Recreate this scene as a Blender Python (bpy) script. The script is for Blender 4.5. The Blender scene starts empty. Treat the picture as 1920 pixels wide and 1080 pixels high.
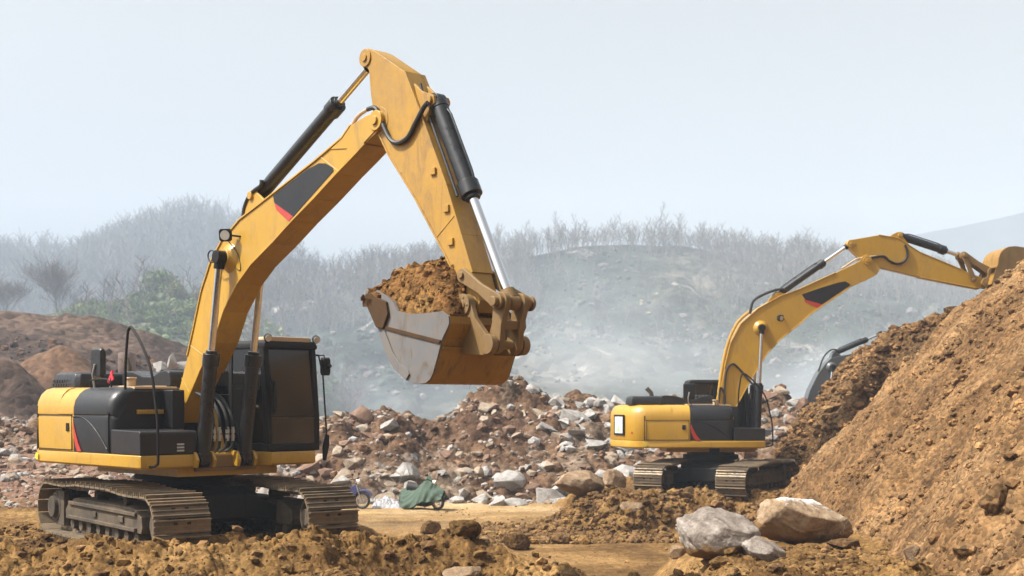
import bpy, bmesh, math, random
import numpy as np
from mathutils import Vector, Matrix
R = math.radians
random.seed(7)
scene = bpy.context.scene
COL = scene.collection
CAM_Z = 2.2
FPX, HOR = 2500.0, 750.0      # focal length in photo pixels, horizon row

# ------------------------------------------------------------------ numpy noise
def _hash(ix, iy, seed):
    h = (ix.astype(np.int64) * 374761393 + iy.astype(np.int64) * 668265263 + seed * 1274126177) & 0xFFFFFFFF
    h = ((h ^ (h >> 13)) * 1274126177) & 0xFFFFFFFF
    h = h ^ (h >> 16)
    return (h & 0xFFFFFF) / float(0x1000000)

def vnoise(x, y, seed=0):
    ix = np.floor(x); iy = np.floor(y)
    fx = x - ix; fy = y - iy
    ux = fx * fx * fx * (fx * (fx * 6 - 15) + 10); uy = fy * fy * fy * (fy * (fy * 6 - 15) + 10)
    a = _hash(ix, iy, seed); b = _hash(ix + 1, iy, seed)
    c = _hash(ix, iy + 1, seed); d = _hash(ix + 1, iy + 1, seed)
    return (a + (b - a) * ux) * (1 - uy) + (c + (d - c) * ux) * uy

def fbm(x, y, octv=4, seed=0, gain=.5):
    s = 0; a = 1.0; t = 0
    for o in range(octv):
        s = s + a * (vnoise(x * 2 ** o + 17.3 * o, y * 2 ** o - 9.1 * o, seed + o) - .5); t += a; a *= gain
    return s / t * 2

def clods(x, y, size, seed=0, keep=.75):
    """rounded lumps of a random cell pattern, 0..~.5 of their size"""
    X = x / size; Y = y / size
    ix = np.floor(X); iy = np.floor(Y)
    best = np.zeros_like(X)
    for dx in (-1, 0, 1):
        for dy in (-1, 0, 1):
            cx = ix + dx; cy = iy + dy
            px = cx + _hash(cx, cy, seed); py = cy + _hash(cx, cy, seed + 31)
            rr = .2 + .42 * _hash(cx, cy, seed + 57) ** 1.6
            on = _hash(cx, cy, seed + 91) < keep
            d2 = ((X - px) ** 2 + (Y - py) ** 2) / rr ** 2
            best = np.maximum(best, np.where(on, np.sqrt(np.maximum(0, 1 - d2)) * rr * .8, 0))
    return best * size

def sstep(a, b, x):
    t = np.clip((x - a) / (b - a), 0, 1)
    return t * t * (3 - 2 * t)

def interp(x, keys):
    k = np.array(keys, float)
    return np.interp(x, k[:, 0], k[:, 1])

# ------------------------------------------------------------------ objects
def tag(o, label=None, cat=None, group=None, kind=None):
    if label: o['label'] = label
    if cat: o['category'] = cat
    if group: o['group'] = group
    if kind: o['kind'] = kind
    return o

def link(o, parent=None):
    COL.objects.link(o)
    if parent is not None: o.parent = parent
    return o

def empty(name, loc=(0, 0, 0), rz=0.0, rx=0.0):
    o = bpy.data.objects.new(name, None); link(o)
    o.location = loc; o.rotation_euler = (rx, 0, rz); o.empty_display_size = .3
    return o

def np_mesh(name, V, Fc, mats, parent=None, smooth=True, matidx=None, attr=None):
    V = np.asarray(V, np.float32); Fc = np.asarray(Fc, np.int32)
    me = bpy.data.meshes.new(name)
    n, k = Fc.shape
    me.vertices.add(len(V)); me.vertices.foreach_set('co', V.ravel())
    me.loops.add(n * k); me.loops.foreach_set('vertex_index', Fc.ravel())
    me.polygons.add(n); me.polygons.foreach_set('loop_start', np.arange(0, n * k, k, dtype=np.int32))
    me.polygons.foreach_set('loop_total', np.full(n, k, np.int32))
    me.polygons.foreach_set('use_smooth', np.full(n, smooth, bool))
    if not isinstance(mats, (list, tuple)): mats = [mats]
    for m in mats: me.materials.append(m)
    if matidx is not None: me.polygons.foreach_set('material_index', np.asarray(matidx, np.int32))
    if attr is not None:
        a = me.attributes.new('tint', 'FLOAT', 'POINT'); a.data.foreach_set('value', np.asarray(attr, np.float32))
    me.update(calc_edges=True); me.validate()
    o = bpy.data.objects.new(name, me)
    return link(o, parent)

def grid_faces(nr, nc):
    i = np.arange((nr - 1) * (nc - 1)); r = i // (nc - 1); c = i % (nc - 1); a = r * nc + c
    return np.stack([a, a + 1, a + nc + 1, a + nc], 1)

class G:
    """collects shapes of one part"""
    def __init__(self): self.bm = bmesh.new(); self.m = 0
    def face(self, vs):
        try:
            f = self.bm.faces.new(vs); f.material_index = self.m; return f
        except ValueError: return None
    def poly_ex(self, A, B):
        a = [self.bm.verts.new(p) for p in A]; b = [self.bm.verts.new(p) for p in B]
        n = len(a)
        self.face(a); self.face(b[::-1])
        for i in range(n): self.face([a[i], b[i], b[(i + 1) % n], a[(i + 1) % n]][::-1])
        return self
    def prism_y(self, pts, y0, y1): return self.poly_ex([(x, y0, z) for x, z in pts], [(x, y1, z) for x, z in pts])
    def prism_z(self, pts, z0, z1): return self.poly_ex([(x, y, z0) for x, y in pts], [(x, y, z1) for x, y in pts])
    def prism_x(self, pts, x0, x1): return self.poly_ex([(x0, y, z) for y, z in pts], [(x1, y, z) for y, z in pts])
    def box(self, x0, x1, y0, y1, z0, z1): return self.prism_z([(x0, y0), (x1, y0), (x1, y1), (x0, y1)], z0, z1)
    def loft(self, rings):
        L = [[self.bm.verts.new(p) for p in r] for r in rings]
        n = len(L[0]); self.face(L[0][::-1]); self.face(L[-1])
        for a, b in zip(L, L[1:]):
            for i in range(n): self.face([a[i], a[(i + 1) % n], b[(i + 1) % n], b[i]])
        return self
    def tube(self, pts, r, n=8, r1=None, close=True):
        P = [Vector(p) for p in pts]; m = len(P)
        if r1 is None: r1 = r
        t0 = (P[1] - P[0]).normalized()
        u = t0.orthogonal().normalized()
        rings = []
        for i, p in enumerate(P):
            t = (P[min(i + 1, m - 1)] - P[max(i - 1, 0)])
            if t.length < 1e-9: t = t0
            t.normalize()
            u = (u - t * u.dot(t))
            if u.length < 1e-6: u = t.orthogonal()
            u.normalize(); v = t.cross(u)
            rr = r + (r1 - r) * i / (m - 1) if not isinstance(r, (list, tuple)) else r[i]
            rings.append([p + (u * math.cos(2 * math.pi * k / n) + v * math.sin(2 * math.pi * k / n)) * rr for k in range(n)])
        return self.loft(rings)
    def cyl(self, p0, p1, r, n=20, r1=None): return self.tube([p0, p1], r, n, r1)
    def cyl_y(self, x, z, r, y0, y1, n=24): return self.cyl((x, y0, z), (x, y1, z), r, n)
    def ring_y(self, x, z, r0, r1, y0, y1, n=28):
        A = [[(x + r * math.cos(2 * math.pi * k / n), y, z + r * math.sin(2 * math.pi * k / n)) for k in range(n)] for r, y in ((r0, y0), (r1, y0), (r1, y1), (r0, y1))]
        L = [[self.bm.verts.new(p) for p in a] for a in A]
        for a, b in zip(L, L[1:] + L[:1]):
            for i in range(n): self.face([a[i], a[(i + 1) % n], b[(i + 1) % n], b[i]])
        return self
    def xf(self, M): bmesh.ops.transform(self.bm, matrix=M, verts=self.bm.verts); return self
    def build(self, name, mats, parent=None, bevel=0, seg=2, smooth=True, ang=38):
        bm = self.bm
        bmesh.ops.recalc_face_normals(bm, faces=bm.faces)
        me = bpy.data.meshes.new(name); bm.to_mesh(me); bm.free()
        if not isinstance(mats, (list, tuple)): mats = [mats]
        for m in mats: me.materials.append(m)
        if smooth:
            me.shade_smooth(); me.set_sharp_from_angle(angle=R(ang))
        o = bpy.data.objects.new(name, me); link(o, parent)
        if bevel:
            b = o.modifiers.new('bevel', 'BEVEL'); b.width = bevel; b.segments = seg; b.limit_method = 'ANGLE'; b.angle_limit = R(35); b.use_clamp_overlap = True
            b.harden_normals = True
        return o

def smooth_curve(pts, n=6):
    P = [Vector(p) for p in pts]; out = []
    for i in range(len(P) - 1):
        p0 = P[max(i - 1, 0)]; p1 = P[i]; p2 = P[i + 1]; p3 = P[min(i + 2, len(P) - 1)]
        for k in range(n):
            t = k / n
            out.append(.5 * ((2 * p1) + (p2 - p0) * t + (2 * p0 - 5 * p1 + 4 * p2 - p3) * t * t + (3 * p1 - p0 - 3 * p2 + p3) * t ** 3))
    out.append(P[-1]); return out

# ------------------------------------------------------------------ materials
def mat(name):
    m = bpy.data.materials.new(name); m.use_nodes = True
    nt = m.node_tree; b = nt.nodes['Principled BSDF']
    return m, nt, b

def node(nt, t, **kw):
    n = nt.nodes.new(t)
    for k, v in kw.items():
        if k in n.inputs: n.inputs[k].default_value = v
        else: setattr(n, k, v)
    return n

def noise(nt, scale, detail=4, rough=.55, dist=0.0, vec=None):
    n = node(nt, 'ShaderNodeTexNoise'); n.inputs['Scale'].default_value = scale; n.inputs['Detail'].default_value = detail
    n.inputs['Roughness'].default_value = rough; n.inputs['Distortion'].default_value = dist
    if vec is not None: nt.links.new(vec, n.inputs['Vector'])
    return n

def ramp(nt, src, stops):
    r = node(nt, 'ShaderNodeValToRGB'); e = r.color_ramp.elements
    while len(e) < len(stops): e.new(.5)
    for el, (p, c) in zip(e, stops):
        el.position = p; el.color = (*c, 1) if not isinstance(c, (int, float)) else (c, c, c, 1)
    nt.links.new(src, r.inputs['Fac']); return r

def mix(nt, fac, a, b, mode='MIX'):
    n = node(nt, 'ShaderNodeMix'); n.data_type = 'RGBA'; n.blend_type = mode
    for s, v in ((0, fac), (6, a), (7, b)):
        if isinstance(v, bpy.types.NodeSocket): nt.links.new(v, n.inputs[s])
        else: n.inputs[s].default_value = v if s == 0 else (*v, 1)
    return n.outputs[2]

def objco(nt): return node(nt, 'ShaderNodeTexCoord').outputs['Object']

def bump(nt, b, h, strength=.4, dist=.02):
    n = node(nt, 'ShaderNodeBump'); n.inputs['Strength'].default_value = strength; n.inputs['Distance'].default_value = dist
    nt.links.new(h, n.inputs['Height']); nt.links.new(n.outputs[0], b.inputs['Normal'])

def paint(name, base, dust=(.33, .22, .12), dustamt=.35, rough=.38, grime=None, coat=.25, spec=.5):
    m, nt, b = mat(name); co = objco(nt)
    n1 = noise(nt, 1.3, 6, .65, .4, co); n2 = noise(nt, 9, 5, .7, 0, co)
    f = node(nt, 'ShaderNodeMath', operation='MULTIPLY'); nt.links.new(n1.outputs[0], f.inputs[0]); nt.links.new(n2.outputs[0], f.inputs[1])
    fr = ramp(nt, f.outputs[0], [(.16, 0), (.42, dustamt)])
    c = mix(nt, fr.outputs[0], base, dust)
    nv = noise(nt, .7, 3, .5, 0, co); vr = ramp(nt, nv.outputs[0], [(.35, (.86, .86, .86)), (.65, (1, 1, 1))])
    c = mix(nt, 1.0, c, vr.outputs[0], 'MULTIPLY')
    if grime:
        mp = node(nt, 'ShaderNodeMapping'); mp.inputs['Scale'].default_value = (1.6, 1.6, .45); nt.links.new(co, mp.inputs[0])
        g = noise(nt, 2.6, 7, .75, 1.0, mp.outputs[0]); gr = ramp(nt, g.outputs[0], [(.52, 0), (.66, grime[1])])
        c = mix(nt, gr.outputs[0], c, grime[0])
        s = noise(nt, 28, 4, .8, 0, co); sr = ramp(nt, s.outputs[0], [(.63, 0), (.68, grime[1] * .7)])
        c = mix(nt, sr.outputs[0], c, tuple(.4 * v for v in grime[0]))
    nt.links.new(c, b.inputs['Base Color'])
    rr = ramp(nt, n2.outputs[0], [(.3, rough - .08), (.7, rough + .2)]); nt.links.new(rr.outputs[0], b.inputs['Roughness'])
    b.inputs['Coat Weight'].default_value = coat; b.inputs['Coat Roughness'].default_value = .25
    b.inputs['Specular IOR Level'].default_value = spec
    bump(nt, b, n2.outputs[0], .08, .01)
    return m

def metal(name, base, rough=.3, metallic=1.0, dust=None, amt=.4):
    m, nt, b = mat(name); co = objco(nt)
    n2 = noise(nt, 12, 5, .7, 0, co)
    if dust:
        n1 = noise(nt, 3, 6, .7, .5, co); fr = ramp(nt, n1.outputs[0], [(.4, 0), (.62, amt)])
        c = mix(nt, fr.outputs[0], base, dust); nt.links.new(c, b.inputs['Base Color'])
    else: b.inputs['Base Color'].default_value = (*base, 1)
    b.inputs['Metallic'].default_value = metallic
    rr = ramp(nt, n2.outputs[0], [(.3, rough * .8), (.7, min(1, rough * 1.4))]); nt.links.new(rr.outputs[0], b.inputs['Roughness'])
    bump(nt, b, n2.outputs[0], .15, .01)
    return m

def flat(name, base, rough=.5, metallic=0.0, var=.25, scale=8):
    m, nt, b = mat(name); co = objco(nt)
    n = noise(nt, scale, 4, .6, 0, co)
    r = ramp(nt, n.outputs[0], [(.3, tuple(v * (1 - var) for v in base)), (.7, tuple(min(1, v * (1 + var)) for v in base))])
    nt.links.new(r.outputs[0], b.inputs['Base Color']); b.inputs['Roughness'].default_value = rough; b.inputs['Metallic'].default_value = metallic
    return m

def soil(name, dark, mid, light, s1=.5, s2=4.0, s3=30.0, pebble=.5, bumpd=.04, extra=None, tint=0.0, rough=.95, bands=None):
    """earth: large patches, clumps and grit; 'extra' = (colour, scale, threshold) for a second kind of patch"""
    m, nt, b = mat(name); co = objco(nt)
    a = noise(nt, s1, 5, .6, .6, co); c1 = ramp(nt, a.outputs[0], [(.3, dark), (.5, mid), (.72, light)])
    k = noise(nt, s2, 6, .7, .3, co); kr = ramp(nt, k.outputs[0], [(.3, (.55, .55, .55)), (.6, (1.08, 1.05, 1.02))])
    c = mix(nt, 1.0, c1.outputs[0], kr.outputs[0], 'MULTIPLY')
    if bands:      # slides of finer and coarser earth down the slope
        mp = node(nt, 'ShaderNodeMapping'); mp.inputs['Scale'].default_value = bands; nt.links.new(co, mp.inputs[0])
        q = noise(nt, 1.0, 5, .6, .5, mp.outputs[0]); qr = ramp(nt, q.outputs[0], [(.34, (.62, .58, .54)), (.5, (1, 1, 1)), (.66, (1.18, 1.16, 1.12))])
        c = mix(nt, 1.0, c, qr.outputs[0], 'MULTIPLY')
    if extra:
        e = noise(nt, extra[1], 6, .65, .8, co); er = ramp(nt, e.outputs[0], [(extra[2], 0), (extra[2] + .08, 1)])
        c = mix(nt, er.outputs[0], c, extra[0])
    v = node(nt, 'ShaderNodeTexVoronoi'); v.inputs['Scale'].default_value = s3; nt.links.new(co, v.inputs['Vector'])
    vr = ramp(nt, v.outputs['Color'], [(.2, (1 - pebble, 1 - pebble, 1 - pebble)), (.8, (1 + pebble * .45,) * 3)])
    c = mix(nt, 1.0, c, vr.outputs[0], 'MULTIPLY')
    if tint:
        at = node(nt, 'ShaderNodeAttribute'); at.attribute_name = 'tint'
        tr = ramp(nt, at.outputs['Fac'], [(0, (1 - tint,) * 3), (1, (1 + tint,) * 3)])
        c = mix(nt, 1.0, c, tr.outputs[0], 'MULTIPLY')
    nt.links.new(c, b.inputs['Base Color']); b.inputs['Roughness'].default_value = rough; b.inputs['Specular IOR Level'].default_value = .15
    hs = node(nt, 'ShaderNodeMath', operation='ADD'); nt.links.new(k.outputs[0], hs.inputs[0])
    d = node(nt, 'ShaderNodeMath', operation='MULTIPLY'); nt.links.new(v.outputs['Distance'], d.inputs[0]); d.inputs[1].default_value = -.35
    nt.links.new(d.outputs[0], hs.inputs[1])
    bump(nt, b, hs.outputs[0], .7, bumpd)
    return m

def stone(name, c0, c1, c2, scale=1.6, streak=None, rough=.85):
    m, nt, b = mat(name); co = objco(nt)
    a = noise(nt, scale, 8, .65, 1.0, co); r = ramp(nt, a.outputs[0], [(.32, c0), (.5, c1), (.7, c2)])
    k = noise(nt, scale * 9, 5, .7, 0, co); kr = ramp(nt, k.outputs[0], [(.3, (.72, .72, .72)), (.65, (1.1, 1.1, 1.1))])
    c = mix(nt, 1.0, r.outputs[0], kr.outputs[0], 'MULTIPLY')
    if streak:
        e = noise(nt, streak[1], 7, .7, 1.6, co); er = ramp(nt, e.outputs[0], [(streak[2], 0), (streak[2] + .05, 1)])
        c = mix(nt, er.outputs[0], c, streak[0])
    nt.links.new(c, b.inputs['Base Color']); b.inputs['Roughness'].default_value = rough; b.inputs['Specular IOR Level'].default_value = .25
    bump(nt, b, k.outputs[0], .8, .05)
    return m

def tinted_glass(name, tint=(.05, .05, .05)):
    m, nt, b = mat(name); nt.nodes.remove(b)
    out = nt.nodes['Material Output']
    t = node(nt, 'ShaderNodeBsdfTransparent', Color=(*tint, 1)); g = node(nt, 'ShaderNodeBsdfGlossy', Roughness=.08, Color=(.8, .8, .8, 1))
    d = node(nt, 'ShaderNodeBsdfDiffuse', Color=(.03, .027, .024, 1))
    f = node(nt, 'ShaderNodeFresnel', IOR=1.7); x = node(nt, 'ShaderNodeMixShader'); y = node(nt, 'ShaderNodeMixShader', Fac=.3)
    nt.links.new(t.outputs[0], y.inputs[1]); nt.links.new(d.outputs[0], y.inputs[2])
    nt.links.new(f.outputs[0], x.inputs[0]); nt.links.new(y.outputs[0], x.inputs[1]); nt.links.new(g.outputs[0], x.inputs[2])
    nt.links.new(x.outputs[0], out.inputs['Surface'])
    return m

M = {}
YEL = (.53, .29, .014)
M['yellow'] = paint('yellow paint', YEL, dust=(.40, .27, .13), dustamt=.3, grime=((.20, .115, .04), .34))
M['yellow_dirty'] = paint('dusty yellow paint', (.46, .245, .022), dust=(.28, .17, .07), dustamt=.55, rough=.5, grime=((.16, .09, .045), .5), coat=.1)
M['bucket_side'] = paint('worn grey bucket steel', (.15, .15, .155), dust=(.22, .165, .115), dustamt=.6, rough=.45, grime=((.10, .065, .035), .75), coat=0)
M['bucket_back'] = paint('scraped rusty yellow steel', (.36, .185, .02), dust=(.26, .15, .06), dustamt=.45, rough=.45, grime=((.10, .055, .02), .7), coat=0)
M['link_steel'] = paint('muddy link steel', (.22, .125, .035), dust=(.32, .22, .11), dustamt=.45, rough=.6, grime=((.12, .075, .04), .6), coat=0)
M['mud_steel'] = paint('soil caked steel', (.055, .03, .014), dust=(.14, .075, .03), dustamt=.6, rough=.85, grime=((.05, .03, .015), .8), coat=0, spec=.2)
M['black'] = paint('black panel paint', (.011, .011, .013), dust=(.08, .07, .06), dustamt=.12, rough=.36, coat=.2, spec=.35)
M['frame_black'] = paint('black steel frame', (.008, .0075, .007), dust=(.07, .05, .035), dustamt=.2, rough=.5, coat=0, spec=.25)
M['rubber'] = flat('black rubber hose', (.018, .017, .016), .55)
M['cyl_black'] = paint('black cylinder barrel', (.009, .010, .013), dust=(.08, .065, .05), dustamt=.15, rough=.3, coat=.25, spec=.4)
M['chrome'] = metal('chrome rod', (.72, .73, .75), .14)
M['steel'] = metal('bare fitting steel', (.5, .48, .45), .35)
M['track'] = metal('worn track steel', (.17, .135, .095), .5, .35, dust=(.29, .205, .12), amt=.8)
M['track_dark'] = flat('track bolt recess', (.025, .02, .016), .8)
M['under'] = paint('dusty undercarriage steel', (.075, .06, .045), dust=(.23, .165, .10), dustamt=.6, rough=.7, grime=((.035, .025, .018), .6), coat=0, spec=.25)
M['red'] = paint('red stripe', (.5, .03, .02), dustamt=.15, rough=.4)
M['tan'] = paint('sun bleached tan panel', (.60, .42, .25), dustamt=.3, rough=.5, coat=.1)
M['glass'] = tinted_glass('dark cab glass', (.13, .12, .10))
M['lampglass'] = flat('lamp lens', (.75, .72, .65), .12, .3, .1)
M['white'] = flat('white plate', (.78, .78, .74), .5, 0, .06)
M['mark'] = flat('pale grey mark', (.5, .5, .48), .5, 0, .05)
M['warn'] = flat('lime yellow sticker', (.62, .55, .03), .5, 0, .05)
M['grey_paint'] = paint('dark grey paint', (.085, .095, .105), dust=(.2, .17, .13), dustamt=.25, rough=.4)
M['seat'] = flat('seat cloth', (.03, .03, .032), .9)
M['ribbon'] = flat('red ribbon cloth', (.62, .02, .04), .7)

SOIL = dict(dark=(.11, .058, .022), mid=(.225, .125, .05), light=(.34, .20, .085))
M['berm'] = soil('ochre clod soil', (.09, .046, .015), (.20, .112, .037), (.34, .205, .08), s1=.45, s2=5, s3=22, bumpd=.05, tint=.28)
M['pile'] = soil('tan heap soil', (.17, .09, .036), (.315, .18, .078), (.44, .275, .135), s1=.35, s2=3.2, s3=16, bumpd=.09, tint=.25, bands=(.22, 1.1, .22))
M['bank'] = soil('brown bank soil', (.12, .064, .026), (.21, .12, .052), (.29, .18, .085), s1=.5, s2=3, s3=12, bumpd=.07, tint=.3)
M['load'] = soil('moist brown soil', (.10, .045, .014), (.20, .10, .032), (.36, .205, .07), s1=1.6, s2=9, s3=26, bumpd=.04, tint=.3)
M['rubble_soil'] = soil('reddish rubble earth', (.12, .062, .036), (.23, .138, .082), (.43, .335, .25), s1=.28, s2=1.8, s3=6, bumpd=.16, extra=((.46, .42, .38), .4, .58), tint=.3)
M['terrace'] = soil('purple brown earth', (.05, .034, .028), (.09, .06, .047), (.16, .105, .075), s1=.09, s2=.5, s3=2.0, bumpd=.4, pebble=.5)
M['cone'] = soil('rust brown earth', (.10, .056, .034), (.155, .088, .053), (.23, .14, .085), s1=.2, s2=.9, s3=3, bumpd=.15, pebble=.35)
M['stone_grey'] = stone('grey white quarry stone', (.22, .195, .175), (.38, .355, .33), (.56, .54, .52), 1.6)
M['stone_tan'] = stone('tan quarry stone', (.22, .155, .105), (.36, .28, .205), (.50, .42, .335), 1.2)
M['stone_red'] = stone('reddish brown quarry stone', (.13, .07, .045), (.23, .14, .095), (.34, .235, .17), 1.2)
M['boulder_grey'] = stone('grey brown boulder', (.14, .11, .088), (.30, .25, .21), (.50, .45, .40), 2.2, streak=((.60, .57, .54), 1.8, .62))
M['boulder_tan'] = stone('tan boulder with quartz', (.18, .11, .06), (.31, .21, .125), (.44, .34, .24), 1.7, streak=((.72, .7, .68), 1.2, .62))
M['boulder_vein'] = stone('tan boulder with a white vein', (.19, .125, .07), (.36, .25, .15), (.52, .41, .29), 2.2, streak=((.60, .57, .52), 1.8, .63))
def add_vein(m):
    nt = m.node_tree; b = nt.nodes['Principled BSDF']; co = objco(nt)
    sp = node(nt, 'ShaderNodeSeparateXYZ'); nt.links.new(co, sp.inputs[0]); nz_ = noise(nt, 3.0, 6, .7, .6, co)
    a = node(nt, 'ShaderNodeMath', operation='MULTIPLY_ADD'); nt.links.new(nz_.outputs[0], a.inputs[0]); a.inputs[1].default_value = .42; nt.links.new(sp.outputs['Z'], a.inputs[2])
    r = ramp(nt, a.outputs[0], [(.49, 0), (.54, 1)]); old = b.inputs['Base Color'].links[0].from_socket
    nt.links.new(mix(nt, r.outputs[0], old, (.74, .72, .70)), b.inputs['Base Color'])
add_vein(M['boulder_vein'])
M['boulder_brown'] = stone('brown earthy boulder', (.16, .09, .045), (.30, .175, .085), (.42, .27, .15), 1.3)
M['bark'] = flat('grey bark', (.16, .14, .13), .95, 0, .3, 3)
M['twig'] = flat('purple grey twigs', (.14, .115, .115), .95, 0, .3, 3)
M['leaf'] = flat('dull green leaves', (.12, .19, .05), .8, 0, .5, .35)
M['leaf2'] = flat('olive leaves', (.19, .22, .075), .8, 0, .5, .35)
M['hill'] = soil('hill scrub', (.012, .02, .014), (.04, .05, .036), (.17, .155, .13), s1=.02, s2=.10, s3=.3, pebble=.6, bumpd=2.5, extra=((.42, .38, .34), .045, .60))
M['hill_green'] = soil('green scrub slope', (.055, .08, .035), (.09, .11, .055), (.15, .15, .09), s1=.06, s2=.35, s3=1.2, pebble=.4, bumpd=.5)
M['forest'] = soil('forest floor', (.022, .03, .026), (.04, .05, .042), (.07, .078, .065), s1=.02, s2=.1, s3=.3, pebble=.5, bumpd=2.0)
M['scrub'] = flat('dark scrub', (.035, .05, .03), .9, 0, .5, .3)
M['scree'] = flat('grey scree', (.20, .18, .16), .9, 0, .4, .3)
M['mount'] = flat('far mountain', (.012, .018, .022), 1, 0, .3, .01)
M['tarp'] = flat('green tarpaulin', (.055, .09, .062), .85, 0, .18, 5)
M['sheet'] = flat('pale grey sheet', (.48, .48, .50), .6, 0, .15, 4)
M['tyre'] = flat('tyre rubber', (.02, .02, .02), .7)
M['blue'] = paint('blue bike plastic', (.015, .035, .18), dustamt=.3)
M['rust'] = paint('rusty brown steel', (.17, .11, .085), dust=(.3, .22, .16), dustamt=.4, rough=.7, coat=0)

# ------------------------------------------------------------------ camera, sun, sky, air
cam = bpy.data.cameras.new('camera'); camo = bpy.data.objects.new('camera', cam); link(camo)
camo.location = (0, 0, CAM_Z); camo.rotation_euler = (R(90), 0, 0)
cam.sensor_width = 36; cam.lens = 36 * FPX / 1920; cam.shift_y = (HOR - 540) / 1920
cam.clip_start = .1; cam.clip_end = 4000
cam.dof.use_dof = True; cam.dof.focus_distance = 19.5; cam.dof.aperture_fstop = 2.2
scene.camera = camo

SUN_EL = R(53); SUN_H = Vector((-.975, -.22, 0)).normalized()
sd = Vector((SUN_H.x * math.cos(SUN_EL), SUN_H.y * math.cos(SUN_EL), math.sin(SUN_EL)))   # towards the sun
sun = bpy.data.lights.new('sun', 'SUN'); sun.energy = 5.0; sun.angle = R(.5); sun.color = (1, .95, .86)
suno = bpy.data.objects.new('sun', sun); link(suno); suno.rotation_euler = sd.to_track_quat('Z', 'Y').to_euler()
suno.location = (-30, 0, 60)
w = bpy.data.worlds.new('World'); scene.world = w; w.use_nodes = True
nt = w.node_tree; bg = nt.nodes['Background']
sky = nt.nodes.new('ShaderNodeTexSky'); sky.sky_type = 'NISHITA'; sky.sun_disc = False
sky.sun_elevation = SUN_EL; sky.sun_rotation = math.atan2(SUN_H.x, SUN_H.y)
sky.air_density = 1.0; sky.dust_density = 7.0; sky.ozone_density = 1.0
hs = nt.nodes.new('ShaderNodeHueSaturation'); hs.inputs['Saturation'].default_value = .04; hs.inputs['Value'].default_value = 1.36   # a milky, hazy sky
nt.links.new(sky.outputs[0], hs.inputs['Color']); nt.links.new(hs.outputs[0], bg.inputs['Color']); bg.inputs['Strength'].default_value = .092
scene.view_settings.view_transform = 'Standard'; scene.view_settings.look = 'None'; scene.view_settings.gamma = 1
scene.view_settings.exposure = 0.74
scene.cycles.use_denoising = True
scene.cycles.max_bounces = 6; scene.cycles.diffuse_bounces = 3; scene.cycles.glossy_bounces = 3; scene.cycles.transparent_max_bounces = 8
scene.cycles.volume_bounces = 1

def X(px, D): return (px - 960) / FPX * D
def Z(py, D): return CAM_Z + (HOR - py) / FPX * D

# ------------------------------------------------------------------ ground sheet
def ground_z(x, y, detail=True):
    road = -1.75 + .05 * fbm(x * .5, y * .5, 3, 3) + .012 * (y - 40)
    # machine pad on the left
    xr = interp(y, [(0, -1.6), (16, -1.7), (20, -1.9), (24, -2.6), (28, -6.5), (33, -10), (45, -12), (80, -12)])
    wob = .5 * fbm(x * .35 + 5, y * .35, 3, 11)
    pad = 1 - sstep(-.4, 2.6, x - xr + wob)
    padz = -.03 + .07 * fbm(x * .5, y * .5, 3, 5) + .028 * np.maximum(0, y - 28)
    z = road + (padz - road) * pad
    # foreground ridge right across the picture
    zc = interp(x, [(-12, .2), (-6.5, .24), (-4.0, .31), (-2.2, .36), (-1.6, .20), (-1.3, .22), (-.95, .34), (-.6, .36), (-.25, .22), (.1, .14), (.6, -.12), (1.0, -.20), (1.6, -.10), (2.6, -.08), (3.6, -.05), (6, .1), (20, .3)])
    yc = interp(x, [(-12, 17.4), (-4, 17.0), (-2.2, 17.6), (-.8, 18.6), (.2, 18.0), (1.2, 17.3), (6, 16.8), (20, 16)])
    zc = zc + .10 * fbm(x * 1.1, y * .4, 3, 23)
    back = interp(x, [(-12, .34), (-2.5, .34), (-1, .62), (6, .55)])
    d = y - yc
    rid = zc - np.where(d > 0, np.sqrt(d * d + .03) * back, np.sqrt(d * d + .05) * .68) + .12
    z = np.maximum(z, np.maximum(rid, -1.4)) if True else z
    # shelf under the boulders
    sh = sstep(1.6, 3.6, x + .5 * wob) * sstep(17, 19.5, y) * (1 - sstep(24.5, 28.5, y - .25 * x))
    z = np.maximum(z, -2.0 + sh * (2.0 - .42))
    # bank that carries the second machine
    bm_ = sstep(34.3, 37.4, y + 1.2 * fbm(x * .4, y * .4, 3, 41)) * sstep(.0, 3.2, x + 1.3 * fbm(x * .3 + 9, y * .3, 2, 43)) * (1 - sstep(44.5, 47, y))
    bz = -1.98 + bm_ * 1.53
    z = np.maximum(z, bz)
    if detail:
        rough = np.clip(pad * .45 + np.where(rid > road + .25, 1.0, 0) * (np.abs(d) < 3.2) + 1.1 * sstep(.05, .5, bm_) * (1 - .75 * sstep(.97, 1.0, bm_)) + sh * .7, 0, 1.2)
        rough = np.clip(rough, .10, 1.2) * (1 - sstep(58, 75, y))
        bandB = sstep(.05, .4, bm_)
        n1 = clods(x, y, .62, 1, .55); n2 = clods(x, y, .27, 2, .7); n3 = clods(x, y, .12, 3, .8)
        z = z + rough * ((.22 + .55 * bandB) * n1 + .40 * n2 + .5 * n3 + .15 * fbm(x * 1.5, y * 1.5, 5, 8) + .05 * fbm(x * 8, y * 8, 3, 9))
        # wheel ruts on the road
        z = z - (1 - np.clip(rough, 0, 1)) * .03 * np.abs(np.sin((y - .2 * x) * 2.2)) * (vnoise(x * .6, y * 3, 77) > .45)
    return z, pad, road

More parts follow.
